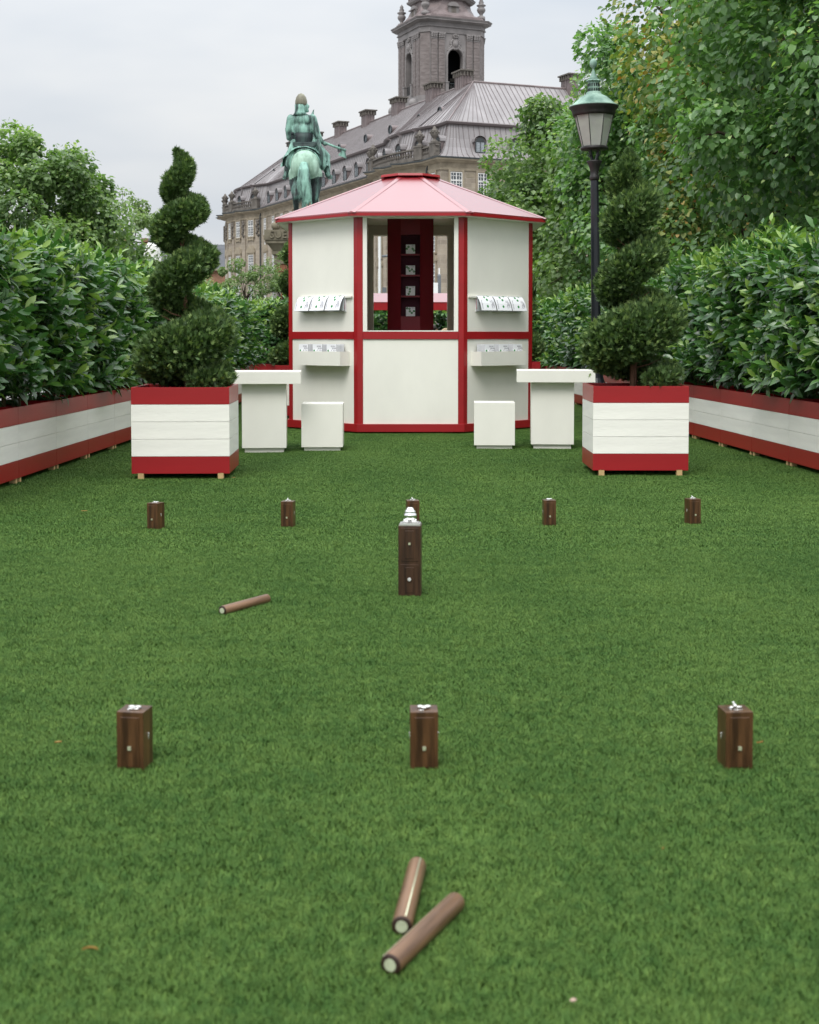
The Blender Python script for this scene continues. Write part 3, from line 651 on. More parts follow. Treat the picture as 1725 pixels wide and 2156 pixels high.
# ============================================================ wooden blocks, king and throwing sticks
def block_mesh(w, h, mname):
    b = MB(); b.box((0, 0, h / 2), (w, w, h))
    return b.mesh('wood_body', mname, bevel=.0018)
def raised(parent, w, z0, z1, mname, y, inset):
    x = w / 2 - inset; x2 = x - .0014
    b = MB().add([(-x, -y, z0), (x, -y, z0), (x, -y, z1), (-x, -y, z1), (-x2, -y - .0022, z0 + .0014), (x2, -y - .0022, z0 + .0014), (x2, -y - .0022, z1 - .0014), (-x2, -y - .0022, z1 - .0014)],
        [(4, 5, 6, 7), (0, 1, 5, 4), (1, 2, 6, 5), (2, 3, 7, 6), (3, 0, 4, 7), (3, 2, 1, 0)])
    return b.build('raised_panel', mname, parent)
def top_ornament(kind, parent, z):
    mb = MB(); r = random.Random(kind)
    if kind % 3 == 0:       # ribbon bow
        for sx in (-1, 1): mb.ball((sx * .010, .003, .006), (.011, .010, .004)); mb.ball((sx * .009, -.012, .003), (.010, .004, .002))
        mb.ball((0, -.003, .006), (.004, .012, .004)); mb.box((-.014, -.004, .001), (.004, .034, .002))
    elif kind % 3 == 1:     # blossoms
        for cx, cy_ in ((-.011, .003), (.012, .004), (.0, -.007)):
            for k in range(5): mb.ball((cx + .005 * math.cos(k * 1.256), cy_ + .005 * math.sin(k * 1.256), .006), (.005, .004, .004), 8, 6)
            mb.ball((cx, cy_, .009), .003, 8, 6)
        mb.box((-.008, -.018, .0008), (.018, .005, .0016))
    else:                   # dove
        mb.ball((-.002, .0, .010), (.006, .011, .007)); mb.ball((-.004, .007, .017), (.004, .005, .005)); mb.ball((.010, -.002, .006), (.011, .005, .003)); mb.ball((-.013, -.003, .005), (.007, .006, .004))
        mb.box((.004, -.014, .0008), (.028, .003, .0016)); mb.box((-.017, .0, .0008), (.003, .026, .0016))
    o = mb.build('silver_ornament', 'silver_satin', parent, (0, 0, z), smooth=True); o.scale = (.85, .85, .8); return o
def kubb(label, px, py, rz, kind, side, h=.158, w=.072):
    p = gp(px, py); t = thing('game_block', label, 'game block', (p.x, p.y + w / 2, 0), R(rz), 'dark wooden lawn game blocks')
    link('wood_body', block_mesh(w, h, 'walnut'), t)
    raised(t, w, .014, h - .013, 'walnut', w / 2, .010)
    MB().box((0, -w / 2 - .0045, h * .41), (.0085, .006, .0095)).build('square_inlay', 'inlay', t)
    top_ornament(kind, t, h)
    for s in side:
        mb = MB(); mb.ball((0, 0, .006), (.003, .004, .005)); mb.ball((s * .002, .002, -.004), (.002, .003, .008)); mb.ball((s * .003, -.002, .010), (.003, .003, .003))
        mb.build('side_ornament', 'silver_satin', t, (s * (w / 2 - .001), 0, h * .55), smooth=True).scale = (.75, .75, .75)
kubb('nearest row left wooden block with a silver ribbon bow on top', 279, 1627, -9, 0, (1,)); kubb('nearest row middle wooden block with silver blossoms on top', 893, 1627, 1, 1, (-1, 1)); kubb('nearest row right wooden block with a silver bird on top', 1554, 1627, 5, 2, (-1,))
kubb('far row wooden block standing furthest left by the planter', 326, 1117, -24, 0, (1,)); kubb('far row wooden block, second from the left', 606, 1113, -8, 2, (1,)); kubb('far row wooden block partly hidden behind the king piece', 869, 1111, 8, 2, (-1,))
kubb('far row wooden block, second from the right', 1157.5, 1110, 3, 1, (-1,)); kubb('far row wooden block standing furthest right', 1461, 1107, 14, 2, (-1,))
p = gp(864, 1260); kw, kh = .097, .313
king = thing('king_piece', 'tall dark wooden king piece crowned by a polished silver ball', 'game block', (p.x, p.y + kw / 2, 0), R(-3.5))
link('wood_body', block_mesh(kw, kh, 'walnut_dark'), king)
for z0, z1 in ((.012, .147), (.160, .305)):
    raised(king, kw, z0, z1, 'walnut_dark', kw / 2, .010); raised(king, kw, z0 + .012, z1 - .012, 'walnut_dark', kw / 2 + .0022, .029)
MB().box((0, -kw / 2 - .009, .237), (.009, .006, .0095)).build('square_inlay', 'inlay', king)
fl = MB()
for k in range(7): fl.ball((.0055 * math.cos(k * .8976), 0, .0055 * math.sin(k * .8976)), (.003, .003, .003), 8, 6)
fl.ball((0, -.001, 0), (.003, .003, .003), 8, 6); fl.build('flower_stud', 'silver_satin', king, (0, -kw / 2 - .009, .083), smooth=True)
mb = MB().prism([(-.044, -.044), (.044, -.044), (.044, .044), (-.044, .044)], 0, .006).prism([(-.036, -.036), (.036, -.036), (.036, .036), (-.036, .036)], .006, .010)
mb.build('top_plate', 'silver_satin', king, (0, 0, kh))
mb = MB()
for sx in (-1, 1):
    for k in range(4): mb.ball((sx * (.010 + .005 * k), -.015 + .002 * k, .006 + .003 * (k == 3)), (.0042, .006, .006), 8, 6)
    mb.ball((sx * .02, .012, .006), (.006, .006, .006), 8, 6)
mb.build('scroll_feet', 'silver', king, (0, 0, kh + .010), smooth=True)
mb = MB().lathe([(.001, .008), (.016, .010), (.025, .018), (.0285, .030), (.028, .038), (.0225, .043), (.0235, .046), (.024, .050), (.019, .055), (.0165, .057), (.0165, .061), (.010, .066), (.001, .067)], 28)
mb.build('silver_ball', 'silver', king, (0, 0, kh + .008), smooth=True)
mat('stick_disc', (.40, .44, .30), .55, .3, .15, 60)
def stick(label, a, b, roll):
    """a, b: pixels under the near and far end"""
    pa, pb_ = gp(*a), gp(*b); r = .0195; d = (pb_ - pa).normalized(); rz = math.atan2(d.y, d.x)
    t = thing('throwing_stick', label, 'stick', (pa.x, pa.y, r + .006), rz, 'round walnut throwing sticks'); ln = .30
    rot = Matrix.Rotation(R(90), 4, 'Y')
    def along(mb, name, m, smooth=True):
        me = mb.mesh(name, m, smooth); o = link(name, me, t); o.rotation_euler = (rot @ Matrix.Rotation(roll, 4, 'Z')).to_euler(); return o
    o = along(MB().lathe([(.001, .0005), (r * .86, .0005), (r * .97, .002), (r, .006), (r, ln - .006), (r * .95, ln - .002), (r * .82, ln), (.001, ln)], 28), 'wood_body', 'walnut_stick')
    m2 = MB().lathe([(r * .60, -.001), (r * .86, -.0012), (r * .985, .0015), (r * .60, .0015)], 28); along(m2, 'end_ring', 'walnut_end')
    along(MB().lathe([(.001, -.0018), (r * .58, -.0018), (r * .60, .001), (.001, .001)], 28), 'end_disc', 'stick_disc', False)
    s = MB().box((0, r - .0002, ln / 2), (.0030, .0014, ln - .012)); along(s, 'silver_line', 'inlay')
    return t
EPS = .02
stick('walnut throwing stick lying alone on the grass left of the king piece', (468, 1299), (573, 1270), -1.0)
stick('rear walnut throwing stick with a pale inlaid line, lying in the foreground', (846, 1979), (882, 1836), 1.95)
stick('front walnut throwing stick lying across the tip of the other', (822, 2062), (964, 1922), .55)

# fallen leaves and a scrap
def fallen(label, px, py, l, a, curl=.3, m='dry_leaf', wd=.18):
    p = gp(px, py); pts = []
    n = 6; mb = MB(); l *= .75
    for i in range(n + 1):
        f = i / n; wv = wd * l * math.sin(math.pi * (.08 + .86 * f)); x = (f - .5) * l; y = curl * l * (f - .5) ** 2 * 2
        mb.v += [(x, y - wv, .003), (x, y, 0), (x, y + wv, .004)]
    mb.f += [(3 * i + j, 3 * i + 3 + j, 3 * i + 4 + j, 3 * i + 1 + j) for i in range(n) for j in (0, 1)]
    o = mb.build('fallen_leaf', m, None, (p.x, p.y, .026), a); tag(o, label, 'leaf', 'fallen leaves on the lawn')
fallen('small dry leaf on the grass above the far left block', 178, 1085, .05, .4); fallen('tiny dry leaf on the grass left of the nearest left block', 123, 1584, .026, .3)
fallen('orange stalk lying right of the nearest right block', 1604, 1584, .035, .6, .5, wd=.07); fallen('curved dry stalk in the bottom left grass', 192, 2027, .038, 0, -.5, wd=.06)
fallen('small orange leaf on the grass in the lower right', 1397, 1813, .014, 1.2); fallen('dry leaf near the right foot of the left front planter', 492, 1013, .035, .2)
p = gp(1207, 2134); mb = MB(); r = random.Random(2)
mb.lathe([(.001, 0), (.005, .001), (.006, .003), (.004, .005), (.001, .006)], 10, (0, 0, 0), 1.1, .7); tag(mb.build('wood_chip', 'pebble', None, (p.x, p.y, .02), .4, smooth=True), 'small pale pinkish chip at the bottom edge of the grass', 'chip')

# ============================================================ lamp post
def lamp(label, x, y, s, tilt):
    t = thing('street_lamp', label, 'lamp', (x, y, 0)); t.scale = (s, s, s); t.rotation_euler = (0, tilt, 0)
    if 'glass' not in M:
        g = mat('glass', (.55, .55, .52), .35, .5, .12, 4); p_ = g.node_tree.nodes['Principled BSDF']; p_.inputs['Alpha'].default_value = .62
    MB().lathe([(.17, 0), (.17, .10), (.13, .14), (.12, .5), (.085, .6), (.08, .66)], 16).build('base', 'iron', t)
    MB().lathe([(.062, .6), (.058, 1.8), (.049, 3.06)], 8, ph=R(22.5)).build('post', 'iron', t)
    MB().lathe([(.05, 3.02), (.060, 3.04), (.060, 3.07), (.048, 3.09), (.052, 3.13), (.068, 3.20), (.095, 3.245), (.095, 3.26), (.04, 3.27)], 20).build('capital', 'iron_warm', t, smooth=True)
    mb = MB()
    for k in range(4):
        a = R(45 + 90 * k); c, s_ = math.cos(a), math.sin(a); mb.tube([(.03 * c, .03 * s_, 3.25), (.05 * c, .05 * s_, 3.31), (.062 * c, .062 * s_, 3.36), (.075 * c, .075 * s_, 3.40)], [.016, .014, .013, .016], 6)
        mb.tube([(.05 * c, .05 * s_, 3.30), (.09 * c, .09 * s_, 3.33), (.10 * c, .10 * s_, 3.37)], [.006, .006, .005], 5)
    mb.build('bracket', 'iron', t)
    ln = MB().lathe([(.10, 3.385), (.165, 3.395), (.170, 3.41), (.165, 3.43), (.150, 3.435)], 20).build('lantern_ring', 'iron_warm', t, smooth=True)
    gl = MB(); n = 8; pr_ = [(.152, 3.432), (.258, 3.87)]
    gl.lathe(pr_, n, ph=R(22.5)); gl.f = gl.f[:-2]; go = gl.build('glass_pane', 'glass', t)
    mb = MB()
    for k in range(n):
        a = R(22.5 + 45 * k); mb.tube([(.153 * math.cos(a), .153 * math.sin(a), 3.43), (.260 * math.cos(a), .260 * math.sin(a), 3.875)], .006, 4)
    mb.build('glazing_bar', 'iron_warm', t)
    MB().lathe([(.02, 3.70), (.02, 3.9), (.001, 3.91)], 10).build('lamp_holder', 'iron', t)
    MB().lathe([(.252, 3.80), (.262, 3.83), (.27, 3.87), (.298, 3.90), (.300, 3.915), (.24, 3.90)], 28).build('hood_rim', 'iron_warm', t, smooth=True)
    MB().lathe([(.302, 3.912), (.300, 3.922), (.26, 3.945), (.215, 3.985), (.165, 4.030), (.115, 4.055), (.095, 4.065), (.092, 4.085), (.080, 4.095)], 28).build('hood', 'verdigris', t, smooth=True)
    mb = MB().lathe([(.074, 4.09), (.070, 4.16), (.064, 4.19), (.068, 4.21)], 16)
    vt = mb.build('vent', 'verdigris', t, smooth=True); mb = MB()
    for k in range(16):
        a = 2 * math.pi * k / 16
        for z in (4.115, 4.175): mb.box((.0725 * math.cos(a), .0725 * math.sin(a), z), (.006, .014, .035), a)
    mb.build('vent_slot', 'iron', vt)
    mb = MB(); n = 24; ring = [((.098 if k % 2 else .086), 4.225 + (.004 if k % 2 else 0)) for k in range(n)]
    mb.add([(r * math.cos(2 * math.pi * k / n), r * math.sin(2 * math.pi * k / n), z) for k, (r, z) in enumerate(ring)] + [(.064 * math.cos(2 * math.pi * k / n), .064 * math.sin(2 * math.pi * k / n), 4.245) for k in range(n)] + [(.064 * math.cos(2 * math.pi * k / n), .064 * math.sin(2 * math.pi * k / n), 4.205) for k in range(n)],
        [(k, (k + 1) % n, n + (k + 1) % n, n + k) for k in range(n)] + [(k, 2 * n + k, 2 * n + (k + 1) % n, (k + 1) % n) for k in range(n)])
    mb.build('crown_frill', 'verdigris', t)
    MB().lathe([(.070, 4.238), (.045, 4.27), (.028, 4.31), (.018, 4.345), (.013, 4.36), (.013, 4.375), (.022, 4.385), (.040, 4.405), (.046, 4.43), (.044, 4.455), (.030, 4.485), (.001, 4.50)], 20).build('finial', 'verdigris', t, smooth=True)
    return t
a = dp(1259, 700, 17.0); lamp('tall black street lamp with a green copper hood beside the right topiary', a.x, 17.0, 1.0, R(-1.0))

# ============================================================ palace
brickmat('ashlar', (.33, .285, .225), (.24, .205, .165), (.37, .33, .27), 1.25, .52, .018, .85, .28)
mat('stone_trim', (.28, .24, .18), .85, .2, .3, .8, .3, 6); mat('stone_dark', (.135, .122, .108), .85, .2, .35, 1.2)
mat('copper_roof', (.235, .218, .220), .42, .45, .16, .5, stretch=(1, 1, .4), col2=(.30, .282, .284)); mat('copper_seam', (.13, .108, .108), .5, .4, .1, 2)
mat('copper_warm', (.15, .118, .115), .5, .4, .22, .6, col2=(.23, .185, .183)); mat('tower_copper', (.19, .176, .173), .55, .35, .2, .5, col2=(.25, .232, .228)); mat('tower_brown', (.17, .142, .134), .6, .3, .25, .8, stretch=(1, 1, 3), col2=(.235, .205, .198))
mat('lead_dark', (.035, .042, .045), .5, .4, .2, 3); mat('win_white', (.72, .72, .70), .5, .4, .04, 5); mat('pane_dark', (.06, .07, .08), .06, .6, .3, .4); mat('pane_pale', (.38, .42, .45), .08, .6, .2, .6); mat('void', (.012, .013, .016), .9, .1, .1, 1)
PA = R(22.8); PC = Vector((3.36, 150, 0))
palace = thing('palace', 'long stone palace with copper mansard roof, dormers and chimneys', 'palace', PC, PA)
CZ, MZ, RGZ, INS, RIN = 20.3, 24.45, 30.1, 1.75, 7.4
YE, XE = 86.0, 46.0
def bow(y):
    if 4 < y < 20: return -1.5 * math.sin(math.pi * (y - 4) / 16) ** .8
    if 68 < y < 86: return -2.2 * math.sin(math.pi * (y - 68) / 18) ** .8
    return 0.
ys = sorted(set([0, 4, 20, 68, 86] + list(np.arange(2, 86, 2.0)) + list(np.arange(4, 20, .8)) + list(np.arange(68, 86, .8))))
plan = [Vector((16, 88.5)), Vector((6, 88.5)), Vector((1.2, 87.6))] + [Vector((bow(y), y)) for y in reversed(ys)] + [Vector((x, 0)) for x in np.arange(3, XE + .1, 3)]
def offs(k, o):
    p = plan[k]; a = plan[max(k - 1, 0)]; b = plan[min(k + 1, len(plan) - 1)]
    d1 = (p - a).normalized() if k else (b - p).normalized(); d2 = (b - p).normalized() if k < len(plan) - 1 else d1
    n1, n2 = Vector((d1.y, -d1.x)), Vector((d2.y, -d2.x)); m = (n1 + n2).normalized(); c = max(.5, m.dot(n1))     # outward of the walk 'far end -> corner -> right'
    return p - m * o / c * -1 if False else p + (-m if False else m) * (o / c)
# walking far->near along the left facade (-y) the outside (-x) lies to the right: (d.y,-d.x) = (-1, 0)
def sweep(prof, name, m, parent, smooth=False, k0=0, k1=None):
    k1 = len(plan) if k1 is None else k1; mb = MB(); n = len(prof)
    for k in range(k0, k1):
        for o, z in prof: q = offs(k, o); mb.v.append((q.x, q.y, z))
    for i in range(k1 - k0 - 1):
        for j in range(n - 1): mb.f.append((i * n + j, (i + 1) * n + j, (i + 1) * n + j + 1, i * n + j + 1))
    return mb.build(name, m, parent, smooth=smooth)
sweep([(.35, 0), (.35, 1.2), (.15, 1.5), (.15, 4.6), (.3, 4.7), (.3, 5.0), (0, 5.1), (0, 18.95)], 'facade_wall', 'ashlar', palace)
sweep([(0, 18.95), (.12, 19.0), (.12, 19.25), (.06, 19.3), (.06, 19.75), (.3, 19.85), (.45, 19.95), (.75, 20.05), (.75, 20.2)], 'cornice', 'stone_trim', palace)
sweep([(.75, 20.2), (.85, 20.22), (.85, 20.36), (.6, 20.4), (-.1, 20.45)], 'gutter', 'lead_dark', palace)
MAN = [(.25, 20.44), (-.35, 20.85), (-.85, 21.6), (-1.25, 22.6), (-INS + .1, MZ - .25)]
roof = sweep(MAN, 'mansard_roof', 'copper_roof', palace)
sweep([(-INS + .1, MZ - .3), (-INS + .45, MZ - .2), (-INS + .55, MZ), (-INS + .40, MZ + .10), (-INS, MZ + .12)], 'roof_ledge', 'copper_seam', roof)
def ridge_pt(p):
    if p.y > YE: return Vector((RIN, YE - 7.5))
    if p.x < 1.0 or p.y > .1: return Vector((RIN, min(max(p.y, RIN), YE - 7.5)))
    return Vector((max(p.x, RIN), RIN))
mb = MB()
for k in range(len(plan)):
    q = offs(k, -INS); r_ = ridge_pt(plan[k]); mb.v += [(q.x, q.y, MZ + .1), (r_.x, r_.y, RGZ), (2 * RIN - q.x if plan[k].y > .1 else max(q.x, 14), (14 if plan[k].y < .1 else q.y), MZ)]
for k in range(len(plan) - 1): mb.f.append((3 * k, 3 * k + 3, 3 * k + 4, 3 * k + 1))
uproof = mb.build('upper_roof', 'copper_roof', palace)
# standing seams
sm = MB(); seg = [0.]
for k in range(1, len(plan)): seg.append(seg[-1] + (plan[k] - plan[k - 1]).length)
def at_len(s):
    for k in range(len(plan) - 1):
        if seg[k + 1] >= s: return k, (s - seg[k]) / (seg[k + 1] - seg[k])
    return len(plan) - 2, 1.
s = 9.
while s < seg[-1]:
    k, f = at_len(s)
    def pt(o): return offs(k, o).lerp(offs(k + 1, o), f)
    pr_ = [(*pt(o), z + .02) for o, z in MAN]; sm.tube(pr_, .04, 4)
    q = pt(-INS); r_ = ridge_pt(plan[k]).lerp(ridge_pt(plan[k + 1]), f); sm.tube([(q.x, q.y, MZ + .13), (r_.x, r_.y, RGZ + .03)], .038, 4)
    s += .66
tag(sm.build('standing_seam', 'copper_seam', uproof), None, None, None, 'stuff')
MB().tube([(RIN, YE - 7.5, RGZ + .05), (RIN, RIN, RGZ + .05)], .13, 6).build('ridge_cap', 'copper_warm', uproof); MB().tube([(RIN, RIN, RGZ + .05), (XE, RIN, RGZ + .05)], .13, 6).build('ridge_cap', 'copper_warm', uproof)
q = offs(plan.index(Vector((0, 0))), -INS); MB().tube([(q.x, q.y, MZ + .15), (RIN, RIN, RGZ + .05)], .09, 6).build('hip_cap', 'copper_warm', uproof)
# windows
def bars(w_, h, nx, nz, arch=False):
    mb = MB(); t = .09
    mb.box((0, 0, t / 2), (w_, .08, t)); mb.box((0, 0, h - t / 2), (w_, .08, t))
    for s_ in (-1, 1): mb.box((s_ * (w_ / 2 - t / 2), 0, h / 2), (t, .081, h - 2 * t - .002))
    mb.box((0, 0, h / 2), (.09, .082, h - 2 * t - .004)); mb.box((0, 0, h * .62), (w_ - 2 * t - .004, .084, .09))
    for i in range(1, nx):
        if i != nx / 2: mb.box((-w_ / 2 + w_ * i / nx, 0, h / 2), (.045, .05, h - 2 * t - .006))
    for j in range(1, nz): mb.box((0, 0, h * j / nz), (w_ - 2 * t - .006, .052, .045))
    return mb.mesh('window', 'win_white')
def surround(w_, h, arch=False):
    mb = MB(); t = .22
    for s_ in (-1, 1): mb.box((s_ * (w_ / 2 + t / 2), .03, h / 2), (t, .22, h + .1))
    mb.box((0, .03, h + .05 + t / 2), (w_ + 2 * t + .002, .24, t)); mb.box((0, -.02, -.12), (w_ + 2 * t + .1, .34, .16)); mb.box((0, -.0, -.42), (w_ + .1, .2, .38))
    for s_ in (-1, 1): mb.box((s_ * (w_ / 2 - .02), -.02, -.45), (.2, .3, .5))
    if arch:
        n = 10; pts = [(math.cos(math.pi * i / n) * (w_ / 2 + .4), h + .28 + math.sin(math.pi * i / n) * (w_ / 2 + .35)) for i in range(n + 1)]
        mb.extr(pts, -.16, .12)
    return mb.mesh('window_surround', 'stone_trim')
WA = (bars(1.42, 2.45, 4, 6), surround(1.42, 2.45), MB().box((0, .02, 1.2), (1.3, .02, 2.3)).mesh('pane', 'pane_dark'))
WB = (bars(1.42, 3.3, 4, 8), surround(1.42, 3.3, True), MB().box((0, .02, 1.65), (1.3, .02, 3.2)).mesh('pane', 'pane_dark'))
WS = (bars(.8, .95, 2, 2), surround(.8, .95), MB().box((0, .02, .47), (.7, .02, .85)).mesh('pane', 'pane_dark'))
def left_frame(y):
    dx = (bow(y + .05) - bow(y - .05)) / .1; return Vector((bow(y), y)), math.atan2(-1, -dx) if False else -R(90) + math.atan(-dx)
def put_window(kind, p, rz, z):
    n = Vector((math.sin(rz), -math.cos(rz)))      # outward for a window that faces its own -y
    o = link('window', kind[0], palace, (p.x + n.x * .05, p.y + n.y * .05, z), rz); link('pane', kind[2], o); link('window_surround', kind[1], o); return o
wy = [1.9] + [5.6, 9.8, 14.2, 18.4] + list(np.arange(23.0, 67, 4.2)) + [69.8, 73.4, 77.0, 80.6, 84.0]
for y in wy:
    p, rz = left_frame(y); put_window(WA, p, rz, 16.35); put_window(WB, p, rz, 10.2); put_window(WB, p, rz, 5.6)
    if y > 20 and y < 68: put_window(WS, p, rz, 14.3)
for x in (1.85, 5.15, 8.5, 11.8, 15.1):
    p = Vector((x, 0)); put_window(WA, p, 0, 16.35); put_window(WB, p, 0, 10.2); put_window(WB, p, 0, 5.6)
# pilasters and hanging garlands on the bowed pavilions, proud stones at the near corner
pil = MB().box((0, 0, 11.9), (.9, .36, 13.8)).mesh('pilaster', 'ashlar'); gar = MB()
for k in range(7): gar.ball((.16 * math.sin(k * 2.3), -.12, -k * .36), (.34 - .025 * k, .2, .26), 8, 6)
garm = gar.mesh('stone_garland', 'stone_dark', True)
for y in (4.2, 7.7, 12, 16.3, 19.8, 68.2, 71.6, 75.2, 78.8, 82.4, 85.4):
    p, rz = left_frame(y); o = link('pilaster', pil, palace, (p.x, p.y, 0), rz); n = Vector((math.sin(rz), -math.cos(rz))); link('stone_garland', garm, o, (0, -.12, 18.6))
dpm = MB().tube([(0, 0, .3), (0, 0, 19.2), (0, .3, 20.2)], .11, 8).mesh('downpipe', 'lead_dark')
for y in (3.4, 20.7, 44, 67.2): p, rz = left_frame(y); link('downpipe', dpm, palace, (p.x - .2, p.y, 0), rz)
r = random.Random(4)
for j in range(9):
    z = 14.1 + j * .52; x = .02 + (.3 if j % 2 else 0)
    for k in range(18):
        w_ = r.uniform(.7, 1.15); x1 = x + w_
        mid = (x + x1) / 2
        if all(abs(mid - wx) > .72 + .25 + w_ / 2 or z > 19.1 for wx in (1.85, 5.15, 8.5, 11.8)): MB().box((mid, -.006 - r.random() * .012, z + .26), (w_ - .02, .05, .50)).build('stone_block', ('stone_trim', 'ashlar', 'ashlar')[r.randrange(3)], palace)
        x = x1
        if x > 12: break
# dormers
dm = MB(); arch = [(-.62, 0)] + [(-.62, 1.25)] + [(-.62 * math.cos(math.pi * i / 8), 1.25 + .52 * math.sin(math.pi * i / 8)) for i in range(1, 8)] + [(.62, 1.25), (.62, 0)]
dm.extr(arch, 0, 1.9); dbody = dm.mesh('dormer', 'copper_warm')
dr_ = MB(); hood = [(-.74, 1.18), (-.74, 1.28)] + [(-.74 * math.cos(math.pi * i / 8), 1.28 + .62 * math.sin(math.pi * i / 8)) for i in range(1, 8)] + [(.74, 1.28), (.74, 1.18), (.62, 1.18)] + [(.62 * math.cos(math.pi * i / 8), 1.25 + .52 * math.sin(math.pi * i / 8)) for i in range(0, 9)] + [(-.62, 1.18)]
n = len(hood); dr_.v = [(x, y, z) for y in (-.12, 1.8) for x, z in hood]; dr_.f = [((i + 1) % n, i, n + i, n + (i + 1) % n) for i in range(n)]
no = 11
for b in (0, n):
    for i in range(no - 1):
        pass
dhood = dr_.mesh('dormer_hood', 'copper_roof')
ff = MB(); ff.box((0, -.03, .06), (1.2, .1, .12)); ff.box((0, -.03, 1.25), (1.2, .09, .08))
for s_ in (-1, 1): ff.box((s_ * .55, -.03, .68), (.14, .1, 1.1))
ff.box((0, -.032, .68), (.07, .1, 1.08)); ff.extr([(-.50, 1.3)] + [(-.50 * math.cos(math.pi * i / 8), 1.3 + .40 * math.sin(math.pi * i / 8)) for i in range(1, 8)] + [(.50, 1.3)], -.06, .0)
dfr = ff.mesh('window_frame', 'lead_dark'); dpn = MB().box((0, -.015, .67), (.96, .02, 1.05)).mesh('pane', 'pane_pale')
gm = MB()
for x in (-.33, -.17, .17, .33): gm.box((x, -.03, .67), (.018, .012, 1.04))
for j in range(1, 6): gm.box((0, -.031, .14 + .175 * j), (.95, .011, .016))
dgm = gm.mesh('glazing_bar', 'lead_dark')
def dormer(p, rz):
    n_ = Vector((math.sin(rz), -math.cos(rz))); q = p - n_ * .55
    o = link('dormer', dbody, palace, (q.x, q.y, 21.05), rz); link('dormer_hood', dhood, o); link('window_frame', dfr, o); link('pane', dpn, o); link('glazing_bar', dgm, o)
for y in [1.9, 5.6, 9.8, 14.2, 18.4] + list(np.arange(23.0, 67, 4.2)) + [69.8, 74, 78.5, 82.8]: dormer(*left_frame(y))
for x in (5.0, 9.4, 13.8, 18.2, 22.6): dormer(Vector((x, 0)), 0)
# round roof lights
ob = MB()
n = 14; ob.v = [(.55 * math.cos(2 * math.pi * k / n), y, .55 * math.sin(2 * math.pi * k / n) + .4) for y in (0, 2.2) for k in range(n)]; ob.f = [(k, (k + 1) % n, n + (k + 1) % n, n + k) for k in range(n)]
obm = ob.mesh('roof_light', 'copper_warm', True); oi = MB(); oi.v = [(.47 * math.cos(2 * math.pi * k / n), .06, .47 * math.sin(2 * math.pi * k / n) + .4) for k in range(n)]; oi.f = [tuple(range(n))]; oim = oi.mesh('pane', 'pane_dark')
rim = MB(); rim.tube([(.53 * math.cos(2 * math.pi * k / n), 0, .53 * math.sin(2 * math.pi * k / n) + .4) for k in range(n + 1)], .07, 5); rimm = rim.mesh('rim', 'lead_dark')
def roof_light(x, y, rz, z): o = link('roof_light', obm, palace, (x, y, z), rz); link('pane', oim, o); link('rim', rimm, o)
slope = (RGZ - MZ) / (RIN - INS)
for y in (7.5, 13.5, 22.5, 31.0, 41, 51, 61, 71, 79): roof_light(3.2, y, -R(90), MZ + (3.4 - INS) * slope)
for x in (12.3, 20.5, 29): roof_light(x, 3.2, 0, MZ + (3.4 - INS) * slope)
# chimneys
def chimney(x, y):
    o = MB().box((0, 0, .4), (1.15, 2.1, 2.6)).build('chimney', 'copper_warm', palace, (x, y, RGZ - .35), 0)
    MB().box((0, 0, 1.98), (1.75, 2.75, .16)).build('chimney_cap', 'verdigris' if False else 'stone_dark', o); mb = MB()
    mb.box((0, 0, 1.78), (1.3, 2.25, .22))
    for k in range(5):
        for s_ in (-1, 1): mb.box((s_ * .68, -1. + k * .5, 1.62), (.26, .14, .5))
    for k in range(3):
        for s_ in (-1, 1): mb.box((-.4 + k * .4, s_ * 1.16, 1.62), (.14, .26, .5))
    mb.build('chimney_bracket', 'stone_dark', o); mb = MB()
    for k in range(4): mb.box((-.595, -.9 + k * .6, .4), (.04, .05, 2.5))
    for k in range(3): mb.box((-.4 + k * .4, -1.07, .4), (.05, .04, 2.5))
    mb.build('seam', 'copper_seam', o)
for y in (10.2, 18.8, 30.0, 41.0, 52.0, 63.0, 74): chimney(RIN, y)
for x in (20.0, 33.0): o = chimney(x, RIN)
